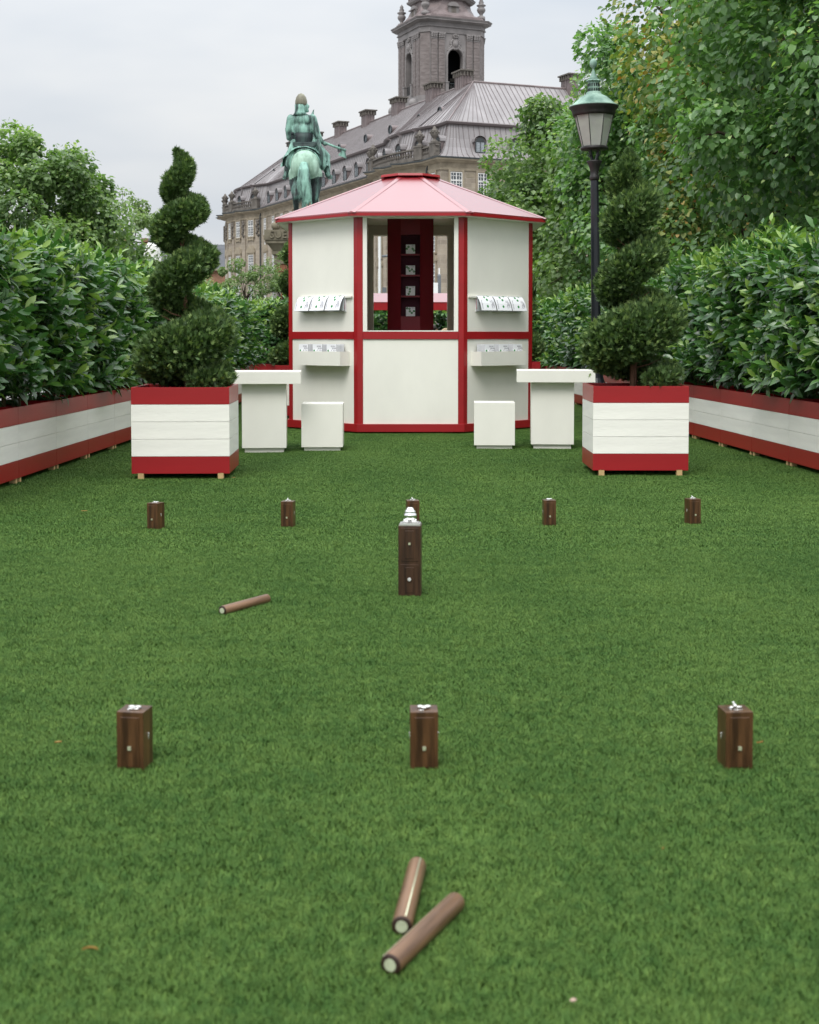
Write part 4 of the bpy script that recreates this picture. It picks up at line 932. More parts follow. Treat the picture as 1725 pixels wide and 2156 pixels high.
# balustrades and urns on the pavilions
balm = MB().lathe([(.07, 0), (.10, .1), (.16, .3), (.10, .55), (.07, .72), (.12, .8)], 8).mesh('baluster', 'stone_dark')
urn = MB().lathe([(.45, 0), (.45, .15), (.25, .25), (.18, .45), (.28, .55), (.5, .9), (.56, 1.15), (.42, 1.3), (.5, 1.38), (.5, 1.48), (.3, 1.6), (.22, 1.8), (.12, 1.95), (.02, 2.05)], 12)
for k in range(8): urn.ball((.55 * math.cos(k * .785), .55 * math.sin(k * .785), 1.22), (.16, .16, .14), 6, 5)
urnm = urn.mesh('urn', 'stone_dark', True)
for a_, b_, us in ((0.2, 20.4, (1.0, 4.5, 16.8, 19.9)), (67.8, 86, (68.4, 75.2, 79.5, 84.6))):
    yy = list(np.arange(a_, b_, .8)) + [b_]
    for z0, h, t in ((20.42, .42, .5), (21.62, .16, .42)):
        mb = MB()
        for i in range(len(yy) - 1):
            p, rz = left_frame((yy[i] + yy[i + 1]) / 2); L_ = Vector((bow(yy[i + 1]) - bow(yy[i]), yy[i + 1] - yy[i])).length
            mb.box((p.x - .28, p.y, z0 + h / 2 + .0005 * (i % 2)), (L_ + .02, t, h), rz)
        mb.build('balustrade_base' if h > .3 else 'balustrade_rail', 'stone_dark', palace)
    for y in np.arange(a_ + .25, b_, .5):
        p, rz = left_frame(y); link('baluster', balm, palace, (p.x - .28, p.y, 20.83), rz)
    for y in us:
        p, rz = left_frame(y); o = MB().box((0, 0, .72), (1.25, .7, 1.4)).build('urn_pedestal', 'stone_dark', palace, (p.x - .28, p.y, 20.45), rz); MB().box((0, 0, 1.5), (1.4, .85, .16)).build('urn_pedestal_cap', 'stone_dark', o); link('urn', urnm, o, (0, 0, 1.58)).scale = (.85, .85, .85)

# ============================================================ palace tower
tower = thing('palace_tower', 'brown copper belfry tower with arched openings rising behind the palace', 'tower', PC + Matrix.Rotation(PA, 3, 'Z') @ Vector((28.6, 63.9, 0)), PA)
HS, CH = 5.4, 1.12
def chsq(h, c): return [(-h + c, -h), (h - c, -h), (h, -h + c), (h, h - c), (h - c, h), (-h + c, h), (-h, h - c), (-h, -h + c)]
mb = MB().prism(chsq(HS + .9, 1.5), 20, 35.6).prism(chsq(HS + .9, 1.5), 35.6, 37.0, chsq(HS + .35, 1.3)).prism(chsq(HS + .35, 1.3), 37.0, 37.9); mb.build('tower_base', 'tower_copper', tower)
# belfry walls: each side a slab with a real arched opening
def belfry_wall(w_, ow, zb, zs):
    """wall in x-z between 37.9 and 47.6 with an arched opening"""
    hw = w_ / 2; r_ = ow / 2; n = 12; z0, z1 = 37.9, 47.5
    arc = [(-r_ * math.cos(math.pi * i / n), zs + r_ * math.sin(math.pi * i / n)) for i in range(n + 1)]
    out_, inn = [], []
    mb = MB()
    for y in (0, .9):
        mb.v += [(-hw, y, z0), (-hw, y, z1), (hw, y, z1), (hw, y, z0), (-r_, y, zb), (r_, y, zb)] + [(x, y, z) for x, z in arc]
    s_ = 6 + n + 1
    for b in (0, s_):
        A = lambda i: b + 6 + i
        F = [(b + 0, b + 1, A(0), b + 4)] + [(b + 1, A(i + 1), A(i)) for i in range(n // 2)] + [(b + 1, b + 2, A(n // 2))] + [(b + 2, A(i + 1), A(i)) for i in range(n // 2, n)] + [(b + 2, b + 3, b + 5, A(n)), (b + 0, b + 4, b + 5, b + 3)]
        mb.f += F if b else [f[::-1] for f in F]
    for i in range(n): mb.f.append((6 + i, 6 + i + 1, s_ + 6 + i + 1, s_ + 6 + i))
    mb.f += [(4, 6, s_ + 6, s_ + 4), (5, s_ + 5, s_ + 6 + n, 6 + n), (4, s_ + 4, s_ + 5, 5)]
    return mb
bw = belfry_wall(2 * (HS - CH) + .02, 2.5, 38.6, 43.9)
me_w = bw.mesh('belfry_wall', 'tower_copper')
fr_ = MB(); n = 12
fr_.tube([(-1.42, -.04, 38.7), (-1.42, -.04, 43.9)] + [(-1.42 * math.cos(math.pi * i / n), -.04, 43.9 + 1.42 * math.sin(math.pi * i / n)) for i in range(1, n)] + [(1.42, -.04, 43.9), (1.42, -.04, 38.7)], .17, 6)
for s_ in (-1, 1): fr_.box((s_ * 1.5, -.15, 39.1), (.5, .5, 1.7)); fr_.box((s_ * 1.5, -.16, 39.98), (.62, .62, .16))
frame_m = fr_.mesh('arch_frame', 'tower_copper')
ra_ = MB(); ra_.box((0, .1, 39.9), (2.4, .08, .08)); ra_.box((0, .1, 38.75), (2.4, .08, .08))
for k in range(9): ra_.box((-1.1 + k * .275, .1, 39.3), (.04, .04, 1.1))
rail_m = ra_.mesh('arch_railing', 'lead_dark')
sh = MB()
for j in range(17):
    z = 38.22 + j * .5
    sh.box((0, 0, z), (1.0, .2, .47))
pil_m = sh.mesh('pilaster', 'tower_brown'); cap = MB().box((0, -.02, 46.55), (1.0, .26, .16)).box((0, -.06, 47.45), (1.25, .5, .14))
for k in range(3):
    for s_ in (-1, 0, 1): cap.ball((s_ * .36, -.14, 46.8 + .24 * k), (.2 + .03 * k, .14 + .04 * k, .16), 8, 6)
cap_m = cap.mesh('capital', 'tower_copper')
crest = MB().ball((0, -.12, 45.9), (.52, .22, .65)).ball((0, -.26, 45.85), (.3, .16, .4))
for k in range(14):
    a = 2 * math.pi * k / 14; crest.ball((.74 * math.cos(a), -.08, 45.9 + .72 * math.sin(a)), (.24, .14, .22), 8, 6)
for s_ in (-1, 1):
    for k in range(3): crest.ball((s_ * (.8 + .2 * k), -.06, 45.4 - .25 * k), (.24, .12, .2), 8, 6)
crest.box((0, -.1, 46.9), (.8, .4, .18))
for k in range(5): crest.ball((-.4 + .2 * k, -.14, 47.15 + .12 * math.sin(math.pi * k / 4)), (.12, .12, .2), 6, 5)
crest.ball((0, -.14, 47.42), (.1, .1, .12), 6, 5); crest_m = crest.mesh('crowned_crest', 'tower_copper', True)
MB().box((0, 0, 38.3), (2 * HS - 2.2, 2 * HS - 2.2, .2)).build('belfry_floor', 'void', tower)
MB().box((.8, 0, 42.0), (.5, 6, .5), .3, 1.0).box((-1.2, 1, 43.5), (7, .4, .4), .9).box((0, 0, 41.2), (.5, 7, .5), .8).build('bell_frame', 'stone_dark', tower); MB().box((0, 1.2, 42.9), (7.4, 5.0, 9.0)).build('belfry_shade_block', 'void', tower)  # the near-black block is added to stand in for the belfry's inner shade
for k in range(4):
    rz = R(90 * k); n_ = Vector((math.sin(rz), -math.cos(rz))); o = link('belfry_wall', me_w, tower, (n_.x * HS, n_.y * HS, 0), rz)
    link('arch_frame', frame_m, o); link('arch_railing', rail_m, o); link('crowned_crest', crest_m, o)
    for x in (-3.6, -2.35, 2.35, 3.6): pp = link('pilaster', pil_m, o, (x, -.1, 0)); link('capital', cap_m, pp)
    c = MB(); L_ = CH * math.sqrt(2) - .02
    for j in range(19): c.box((0, 0, 38.22 + j * .5), (L_, .3, .485))
    a2 = rz + R(45); d_ = HS * math.sqrt(2) - CH * math.sqrt(.5) - .13; c.build('corner_pier', 'tower_brown', tower, (math.sin(a2) * d_, -math.cos(a2) * d_, 0), a2)
ent = MB()
for h, c_, z0, z1, h1 in ((HS + .12, 1.15, 47.5, 48.35, HS + .12), (HS + .3, 1.2, 48.35, 48.5, HS + .3), (HS + .2, 1.2, 48.5, 49.0, HS + .2), (HS + .3, 1.2, 49.0, 49.25, HS + .75), (HS + .95, 1.3, 49.25, 49.45, HS + .95), (HS + 1.0, 1.3, 49.45, 49.65, HS + 1.1)): ent.prism(chsq(h, c_), z0, z1, chsq(h1, c_))
ent.build('entablature', 'tower_copper', tower)
# concave attic roof, urns and little gables
at = MB(); prof = [(HS + .5, 49.66), (HS + .45, 50.15), (HS - .3, 50.5), (HS - .85, 51.2), (HS - 1.1, 52.1), (HS - 1.15, 52.9)]
for (h0, z0), (h1, z1) in zip(prof, prof[1:]): at.prism(chsq(h0, 1.4 + (z0 - 49.6) * .35), z0, z1, chsq(h1, 1.4 + (z1 - 49.6) * .35))
at.build('attic_roof', 'copper_warm', tower)
at = MB(); prof = [(4.55, 52.9), (4.85, 53.15), (4.95, 53.4), (4.55, 53.5), (4.75, 55.0), (5.2, 57)]
for (h0, z0), (h1, z1) in zip(prof, prof[1:]): at.prism(chsq(h0, 2.5), z0, z1, chsq(h1, 2.7))
at.build('upper_stage', 'tower_copper', tower); st = MB()
for k in range(4):
    for j in range(5):
        st.box((-2. + j, -4.5, 54.6), (.14, .5, 2.6), 0)
    o = st.build('attic_rib', 'tower_brown', tower, (0, 0, 0), R(90 * k)); st = MB()
tu = MB().lathe([(.62, 0), (.62, .5), (.3, .65), (.25, .85), (.55, 1.2), (.68, 1.5), (.62, 1.8), (.4, 1.95), (.72, 2.2), (.72, 2.3), (.35, 2.45), (.42, 2.7), (.25, 3.0), (.3, 3.2), (.05, 3.6)], 12).mesh('urn', 'tower_copper', True)
gb = MB().extr([(-.9, 0), (.9, 0), (.9, 1.5)] + [(.9 * math.cos(math.pi * i / 8), 1.5 + .6 * math.sin(math.pi * i / 8)) for i in range(1, 8)] + [(-.9, 1.5)], 0, 1.2); gb.box((0, -.1, 1.45), (2.2, .3, .16)); gbm = gb.mesh('gable', 'tower_copper'); gv = MB().extr([(-.4, .25), (.4, .25), (.4, 1.2)] + [(.4 * math.cos(math.pi * i / 6), 1.2 + .4 * math.sin(math.pi * i / 6)) for i in range(1, 6)] + [(-.4, 1.2)], -.03, 0).mesh('gable_window', 'stone_dark')
for k in range(4):
    a2 = R(90 * k + 45); d_ = (HS + .05) * math.sqrt(2) - 1.0; link('urn', tu, tower, (math.sin(a2) * d_, -math.cos(a2) * d_, 50.1), 0)
    rz = R(90 * k); o = link('gable', gbm, tower, (math.sin(rz) * (HS - .55), -math.cos(rz) * (HS - .55), 50.4), rz); link('gable_window', gv, o)
    for s_ in (-1, 1): link('scroll_ball', MB().ball((0, 0, 0), (.75, .75, .8), 14, 10).mesh('scroll_ball', 'tower_copper', True), tower, (math.sin(rz) * (HS + 1.1) + math.cos(rz) * s_ * 4.2, -math.cos(rz) * (HS + 1.1) + math.sin(rz) * s_ * 4.2, 36.6), rz)

# ============================================================ other far buildings and street things
brickmat('far_brick', (.27, .15, .09), (.21, .11, .07), (.3, .2, .15), .6, .25, .02); mat('slate', (.07, .075, .085), .55, .4, .2, .6, stretch=(1, 1, 4))
a, b = dp(190, 560, 262), dp(494, 560, 262)
hs = thing('slate_roofed_house', 'brick house with a dark slate roof far left behind the trees', 'house', ((a.x + b.x) / 2, 262, 0)); wd = b.x - a.x
MB().box((0, 6, 6.8), (wd, 12, 13.6)).build('wall', 'far_brick', hs); rf = MB().extr([(-.6, 13.4), (6, 18.6), (12.6, 13.4)], -wd / 2 - .3, wd / 2 + .3, (0, 0, 0), 0)
rf.v = [(y, x, z) for x, y, z in rf.v]; rfo = rf.build('roof', 'slate', hs); MB().box((0, -.5, 13.45), (wd, .5, .3)).build('eaves', 'stone_trim', hs)
for px in (266, 306): MB().box((dp(px, 500, 268).x - (a.x + b.x) / 2, 6, 18.7), (1.3, 1.2, 2.2)).build('chimney', 'far_brick', rfo)
for k in range(9): o = MB().box((-wd / 2 + 2.5 + k * 2.9, -.05, 8), (1.2, .16, 2.0)).build('window', 'win_white', hs); MB().box((-wd / 2 + 2.5 + k * 2.9, -.14, 8), (.95, .04, 1.7)).build('pane', 'pane_dark', o)
a = dp(321, 545, 60); um = thing('closed_parasol', 'closed white canvas parasol seen above the left hedge', 'parasol', (a.x, 60, 0))
MB().lathe([(.62, 2.5), (.60, 3.2), (.45, 4.2), (.30, 4.95), (.16, 5.15)], 9, sx=1.0).build('canopy', 'canvas', um); MB().lathe([(.04, 0), (.04, 2.6)], 8).build('pole', 'post_grey', um); MB().lathe([(.17, 5.1), (.18, 5.3), (.08, 5.36)], 9).build('cap', 'post_grey', um)
a = dp(800, 620, 33); fp = thing('white_pole', 'white pole with a small camera seen through the kiosk window', 'pole', (a.x, 33, 0))
MB().lathe([(.07, 0), (.06, .3), (.034, .35), (.031, 4.7), (.015, 4.76)], 12).build('shaft', 'pole_white', fp); MB().tube([(.05, -.02, 3.0), (.3, -.05, 3.02)], .03, 6).ball((.36, -.05, 2.94), (.11, .11, .1)).build('camera', 'post_grey', fp, smooth=True); MB().box((.11, -.05, 2.2), (.1, .08, .12)).build('bracket', 'post_grey', fp)
a = dp(925, 620, 47); sp2 = thing('signal_post', 'grey post with a white box and dark cabinets, seen through the right kiosk window', 'post', (a.x, 47, 0))
MB().lathe([(.07, 0), (.06, 3.15), (.02, 3.2)], 10).build('shaft', 'post_grey', sp2); MB().box((-.12, 0, 2.55), (.16, .2, .7)).build('white_box', 'pole_white', sp2); MB().box((0, 0, 3.2), (.05, .05, .4)).build('antenna', 'pole_white', sp2)
for x in (-.35, .13): MB().box((x, .1, 1.2), (.32, .3, 1.7 + x * .6)).build('cabinet', 'post_grey', sp2)
lp = lamp('small distant street lamp beside the brick statue pedestal', dp(583, 640, 44.5).x, 44.5, .66, 0)
# low red roofed stall behind the kiosk
stl = thing('low_stall', 'low stall with a pink shining roof edge seen through the kiosk window', 'stall', (0, 22.6, 0)); z0, z1, z2 = dp(860, 653, 22.3).z, dp(860, 636, 22.3).z, dp(860, 617, 22.9).z
MB().box((0, -.3, (z0 + z1) / 2), (2.6, .05, z1 - z0)).build('fascia', 'red', stl); MB().add([(-1.3, -.33, z1 + .002), (1.3, -.33, z1 + .002), (1.3, .35, z2), (-1.3, .35, z2), (-1.3, -.33, z1 - .01), (1.3, -.33, z1 - .01), (1.3, .35, z2 - .014), (-1.3, .35, z2 - .014)], [(0, 1, 2, 3), (7, 6, 5, 4), (0, 4, 5, 1), (2, 6, 7, 3)]).build('roof_panel', 'red_roof', stl)
for s_ in (-1, 1): MB().box((s_ * 1.22, 0, z0 / 2), (.07, .07, z0)).build('post', 'red', stl)
# two seated people behind the kiosk
def person(label, x, y, rz, hair, cloth, hs_):
    t = thing('person', label, 'person', (x, y, 0), rz); s_ = hs_
    P = [('e', (0, 0, s_ + .12), (.17, .14, .13)), ('e', (0, -.01, s_ + .32), (.155, .11, .16)), ('e', (0, -.02, s_ + .50), (.18, .11, .13)), ('t', [(0, -.01, s_ + .58), (0, -.03, s_ + .70)], [.055, .05]), ('e', (0, -.04, s_ + .80), (.075, .095, .115)), ('e', (0, -.125, s_ + .79), (.012, .02, .02))]
    for q in (-1, 1): P += [('t', [(q * .09, 0, s_ + .08), (q * .11, -.42, s_ + .10), (q * .11, -.44, .10), (q * .11, -.55, .05)], [.085, .065, .045, .04]), ('t', [(q * .18, -.01, s_ + .53), (q * .23, -.04, s_ + .30), (q * .15, -.27, s_ + .24)], [.05, .042, .032]), ('e', (q * .12, -.33, s_ + .25), (.03, .05, .02)), ('e', (q * .078, -.03, s_ + .80), (.012, .02, .03))]
    blob('body', P, 'skin', t, .02, 2)
    C = [('e', (0, 0, s_ + .12), (.19, .16, .15)), ('e', (0, -.01, s_ + .32), (.175, .13, .17)), ('e', (0, -.02, s_ + .49), (.195, .125, .12))]
    for q in (-1, 1): C += [('t', [(q * .09, 0, s_ + .08), (q * .11, -.42, s_ + .10), (q * .11, -.44, .16)], [.10, .08, .06]), ('t', [(q * .18, -.01, s_ + .53), (q * .23, -.04, s_ + .30)], [.065, .055])]
    blob('clothing', C, cloth, t, .025, 2)
    blob('hair', [('e', (0, -.015, s_ + .845), (.092, .105, .095)), ('e', (0, .04, s_ + .76), (.09, .07, .14)), ('e', (0, .05, s_ + .62), (.085, .05, .12))], hair, t, .018, 2)
    for q in (-1, 1): MB().ball((q * .03, -.128, s_ + .82), .009, 8, 6).build('eye', 'ink', t, smooth=True)
    MB().ball((0, -.128, s_ + .745), (.022, .01, .006), 8, 6).build('mouth', 'red_deep', t, smooth=True)
    st_ = tag(MB().box((0, 0, s_ / 2 - .02), (.38, .38, s_ - .04)).build('stool', 'cream', None, (x, y + .02, 0), rz), 'white cube stool under ' + label.split(' seated')[0], 'stool', 'white cube stools')
person('dark haired person seated behind the kiosk', dp(907, 690, 23.3).x, 23.3, R(70), 'hair_dark', 'cloth_blue', .37); person('fair haired person seated behind the kiosk', dp(941, 694, 23.5).x, 23.5, R(-60), 'hair_blond', 'cloth_beige', .31)

# ============================================================ equestrian statue on its brick pedestal
def bronze(name, dark, pale, lo_, hi_):
    m = mat(name, dark, .6, .35, 0, 2.2, .25, 25, stretch=(2.2, 2.2, .45), col2=pale); e_ = [n for n in m.node_tree.nodes if n.type == 'VALTORGB'][0].color_ramp.elements
    e_[0].position, e_[1].position = lo_, hi_; return m
bronze('bronze_green', (.03, .055, .05), (.26, .47, .39), .38, .58); bronze('bronze_pale', (.15, .25, .18), (.36, .54, .43), .32, .6); bronze('bronze_dark', (.012, .017, .02), (.05, .09, .08), .4, .75); bronze('bronze_brown', (.10, .085, .06), (.27, .27, .2), .3, .7); bronze('bronze_leg', (.014, .018, .02), (.15, .30, .25), .46, .72)
SY = 46.0; sb = dp(642, 463, SY); ped = thing('statue_pedestal', 'brick statue pedestal with carved stone cornice half hidden by the kiosk', 'pedestal', (sb.x, SY, 0))
brickmat('ped_brick', (.21, .095, .055), (.30, .145, .075), (.42, .36, .28), .52, .26, .018, .85, .2); mat('ped_stone', (.17, .15, .11), .85, .2, .35, 2.5, .4, 12, col2=(.25, .225, .165))
pz = sb.z; PYL = 4.4; cyy = 1.35; bw_, bz0, bz1 = 1.78, .55, 3.45
MB().box((0, cyy, .28), (2.5, PYL + .6, .55)).build('base', 'ped_stone', ped)
MB().box((0, cyy, (bz0 + bz1) / 2), (bw_ - .04, PYL - .04, bz1 - bz0)).build('shaft', 'ped_brick', ped)
rr = random.Random(5); bms = [MB().box((0, 0, 0), (.50, .12, .235)).mesh('brick', 'ped_brick', bevel=.008), MB().box((0, 0, 0), (.24, .12, .235)).mesh('brick', 'ped_brick', bevel=.008)]
mat('brick_a', (.20, .085, .05), .85, .2, .3, 6, .4, 20); mat('brick_b', (.29, .15, .08), .85, .2, .3, 6, .4, 20); mat('brick_c', (.15, .065, .042), .85, .2, .3, 6, .4, 20)
vb = [[MB().box((0, 0, 0), (l_, .12, .235)).mesh('brick', m_, bevel=.008) for m_ in ('brick_a', 'brick_b', 'brick_c')] for l_ in (.495, .24)]
for j in range(11):
    z = bz0 + .13 + j * .262; x = -bw_ / 2; k = 0
    while x < bw_ / 2 - .1:
        ln = 1 if (j + k) % 2 else 0
        l_ = .51 if ln == 0 else .255
        if x + l_ > bw_ / 2 + .02: ln, l_ = 1, .255
        link('brick', vb[ln][rr.randrange(3)], ped, (x + l_ / 2, cyy - PYL / 2 - rr.random() * .012, z)); x += l_; k += 1
mb = MB()
for z0, z1, h0, h1 in ((3.45, 3.75, .94, .94), (3.75, 3.86, 1.0, 1.0), (3.86, 4.1, .98, 1.14), (4.1, 4.2, 1.2, 1.2)):
    mb.prism([(-h0, cyy - PYL / 2 - h0 + .88), (h0, cyy - PYL / 2 - h0 + .88), (h0, cyy + PYL / 2), (-h0, cyy + PYL / 2)], z0, z1, [(-h1, cyy - PYL / 2 - h1 + .88), (h1, cyy - PYL / 2 - h1 + .88), (h1, cyy + PYL / 2), (-h1, cyy + PYL / 2)])
mb.build('capital_mould', 'ped_stone', ped); yf = cyy - PYL / 2 - .34
MB().box((0, cyy - .15, 4.37), (2.46, PYL + .4, .33)).build('cornice', 'ped_stone', ped); text('SUEN·LYND', .34, ped, (-1.05, cyy - .15 - PYL / 2 - .215, 4.37), (R(90), 0, 0), 'ped_stone', .03, name='inscription')
MB().box((0, cyy, (4.535 + pz - .12) / 2), (1.9, PYL - .2, pz - .12 - 4.535)).build('carved_block', 'ped_stone', ped); mb = MB()
for k in range(9): mb.ball((-.85 + k * .21, cyy - PYL / 2 + .1, 4.66 + .05 * (k % 2)), (.09, .06, .10 + .03 * (k % 3)), 8, 6)
mb.ball((-.3, cyy - PYL / 2 + .05, 4.68), (.16, .12, .16)).ball((-.92, cyy - PYL / 2 + .1, 4.68), (.12, .12, .14)); mb.build('carving', 'ped_stone', ped, smooth=True)
stt = thing('equestrian_statue', 'green bronze rider with an axe on horseback seen from behind on a pedestal', 'statue', (sb.x, SY, pz))
MB().box((0, 1.35, -.06), (1.66, 4.0, .119)).build('bronze_base', 'bronze_green', stt)
H = [('e', (0, .30, 1.86), (.50, .56, .50)), ('e', (-.2, .18, 1.75), (.28, .4, .46)), ('e', (.2, .18, 1.75), (.28, .4, .46)), ('e', (0, 1.15, 1.85), (.50, .95, .50)), ('e', (0, 1.95, 1.95), (.42, .5, .52)),
     ('t', [(0, 2.1, 2.1), (-.06, 2.45, 2.8), (-.10, 2.62, 3.35), (-.08, 2.75, 3.7)], [.40, .30, .22, .18]), ('t', [(-.08, 2.72, 3.72), (-.02, 3.05, 3.5), (.02, 3.30, 3.2)], [.19, .16, .12])]
def leg(s, y0, pts, rr_): return ('t', [(s * a, y0 + b, c) for a, b, c in pts], rr_)
H += [leg(-1, 0, [(.27, .25, 1.55), (.31, .20, 1.2), (.29, -.10, .72), (.28, .02, .3), (.28, .06, .12), (.28, .12, .04)], [.30, .22, .12, .085, .10, .12])]
H += [leg(1, 0, [(.28, .3, 1.55), (.33, .35, 1.2), (.32, .22, .72), (.30, .3, .32), (.30, .34, .12), (.30, .4, .04)], [.30, .23, .13, .09, .10, .12])]
H += [leg(-1, 0, [(.22, 1.95, 1.6), (.22, 2.1, 1.1), (.2, 2.35, .85), (.2, 2.2, .5), (.2, 2.12, .36)], [.22, .14, .1, .08, .1]), leg(1, 0, [(.22, 1.95, 1.6), (.22, 1.95, .9), (.22, 1.95, .3), (.22, 2.0, .04)], [.22, .13, .09, .12])]
H += [('t', [(-.16, 2.70, 3.85), (-.18, 2.72, 4.05)], [.06, .02]), ('t', [(.06, 2.70, 3.82), (.13, 2.72, 4.10)], [.07, .02])]
hm = blob('horse', H, 'bronze_pale', None, .035, 3, True); hm.materials.append(M['bronze_leg']); hm.materials.append(M['bronze_green'])
mi = np.zeros(len(hm.polygons), np.int32); ce = np.zeros(len(hm.polygons) * 3, np.float32); hm.polygons.foreach_get('center', ce); ce = ce.reshape(-1, 3); zz = ce[:, 2] + .05 * np.sin(9 * ce[:, 0])
mi[zz < 1.40] = 1; mi[(ce[:, 1] > .9)] = 2; hm.polygons.foreach_set('material_index', mi); link('horse', hm, stt)
T = []
r = random.Random(9)
for k in range(11):
    o = (k - 5) / 5; ph = r.uniform(0, 6)
    T.append(('t', [(.03 * o, -.22, 1.80), (.10 * o, -.36, 1.60), (.16 * o, -.40, 1.2), (.19 * o + .04 + .04 * math.sin(ph), -.36, .8), (.20 * o + .10 + .06 * math.sin(ph + 1), -.32, .42 + .2 * r.random())], [.10, .085, .075, .06, .02]))
blob('tail', T, 'bronze_green', stt, .028, 1)
fol = [('e', (-.16, .92, 3.10), (.36, .27, .34)), ('e', (-.15, .90, 3.42), (.38, .25, .24)), ('e', (-.12, .92, 2.85), (.30, .25, .22)), ('t', [(-.2, .92, 3.6), (-.2, .94, 3.8)], [.14, .13]), ('e', (-.18, .96, 3.95), (.16, .19, .24)), ('e', (-.07, .98, 3.87), (.14, .15, .19)), ('e', (.075, 1.0, 3.90), (.035, .04, .045)), ('e', (.03, 1.0, 3.74), (.06, .07, .05)),
       ('t', [(.20, .92, 3.48), (.30, .88, 3.15), (.37, .84, 2.92), (.50, .80, 2.72), (.58, .78, 2.66)], [.15, .14, .12, .085, .07]), ('e', (.63, .78, 2.62), (.09, .07, .08)), ('t', [(-.52, .92, 3.48), (-.60, .95, 3.1), (-.58, 1.0, 2.85), (-.4, 1.4, 2.75)], [.15, .13, .12, .08])]
for s in (-1, 1): fol += [('t', [(s * .25 - .05, 1.0, 2.6), (s * .62, 1.35, 2.25), (s * .66, 1.2, 1.85), (s * .70, 1.1, 1.62)], [.24, .17, .13, .10]), ('t', [(s * .70, 1.08, 1.60), (s * .80, 1.30, 1.58)], [.09, .06])]
blob('rider', fol, 'bronze_green', stt, .03, 2)
MB().lathe([(.19, 3.92), (.205, 3.98), (.20, 4.08), (.165, 4.20), (.10, 4.29), (.01, 4.335)], 18, (-.18, .95, 0), 1.0, 1.1).build('helmet', 'bronze_brown', stt, smooth=True)
MB().lathe([(.27, 3.58), (.20, 3.68), (.185, 3.80), (.195, 3.93)], 18, (-.22, .90, 0), .9, 1.0).build('mail_hood', 'bronze_green', stt, smooth=True)
sk = MB(); n = 48; pr_ = [(.33, 2.64), (.37, 2.58), (.47, 2.49), (.62, 2.38), (.76, 2.26), (.80, 2.18)]
for i, (a, z) in enumerate(pr_):
    for k in range(n):
        t = 2 * math.pi * k / n; w_ = 1 + .05 * i / 5 * math.sin(9 * t) + .03 * i / 5 * math.sin(17 * t + 1); back = max(0, -math.sin(t))
        sk.v.append((-.06 + a * w_ * math.cos(t), 1.0 + (.30 + .07 * i) * w_ * math.sin(t), z - (.30 * i / 5 * abs(math.cos(t)) ** 2) + .28 * i / 5 * back))
sk.f = [(i * n + k, i * n + (k + 1) % n, (i + 1) * n + (k + 1) % n, (i + 1) * n + k) for i in range(5) for k in range(n)]
sk.build('tunic_skirt', 'bronze_green', stt, smooth=True)
for s in (-1, 1):
    fl = MB().tube([(s * .40 - .03, .75, 2.75), (s * .50, .70, 2.3), (s * .58, .68, 1.9), (s * .54, .66, 1.72)], [.08, .13, .12, .05], 10); fl.build('cloak_fold', 'bronze_green', stt, smooth=True)
    MB().tube([(s * .66, .98, 1.66), (s * .72, 1.16, 1.50), (s * .84, 1.36, 1.52)], .025, 6).tube([(s * .68, 1.0, 1.66), (s * .78, 1.15, 1.84)], .012, 5).build('stirrup', 'bronze_green', stt)
    MB().box((s * .50, .42, 1.40), (.05, .18, .5), 0).build('saddle_flap', 'bronze_pale', stt)
MB().lathe([(.34, 2.46), (.345, 2.62), (.345, 2.80), (.345, 2.98)], 24, (-.12, .92, 0), 1, .8).build('belt', 'bronze_dark', stt, smooth=True)
MB().add([(-.42, .46, 2.62), (.36, .46, 2.62), (.36, .46, 2.52), (.22, .44, 2.44), (.18, .44, 2.30), (-.24, .44, 2.30), (-.28, .44, 2.44), (-.42, .46, 2.52)] + [(-.42, .60, 2.66), (.36, .60, 2.66), (.36, .60, 2.52), (.22, .60, 2.44), (.18, .60, 2.30), (-.24, .60, 2.30), (-.28, .60, 2.44), (-.42, .60, 2.52)],
    [tuple(range(8)), tuple(range(8, 16))[::-1]] + [(k, 8 + k, 8 + (k + 1) % 8, (k + 1) % 8) for k in range(8)]).build('saddle', 'bronze_dark', stt, bevel=.02)
MB().tube([(math.sin(t_) * .49, .30 - .30 * math.cos(t_ * .5) * .6, 1.86 + .49 * math.cos(t_)) for t_ in np.linspace(-2.0, 2.0, 24)], .02, 6).build('crupper_strap', 'bronze_green', stt)
ax = MB().tube([(.49, .78, 2.70), (1.0, .70, 2.50), (1.34, .66, 2.38)], [.035, .04, .045], 8); axo = ax.build('axe', 'bronze_green', stt, smooth=True)
MB().extr([(1.20, 2.44), (1.32, 2.40), (1.36, 2.10), (1.24, 2.16), (1.08, 2.22), (1.16, 2.34)], .655, .695).build('axe_blade', 'bronze_green', axo)
sw = MB().tube([(-.46, .72, 2.9), (-.50, .70, 2.5), (-.56, .66, 2.2), (-.68, .6, 1.36)], [.04, .03, .035, .018], 6); sw.ball((-.46, .72, 2.95), .055).box((-.50, .70, 2.62), (.2, .05, .04)); sw.build('sword', 'bronze_dark', stt)
MB().box((-.62, .8, 1.95), (.22, .2, .5), .2).build('scabbard_pouch', 'bronze_dark', stt, bevel=.03)

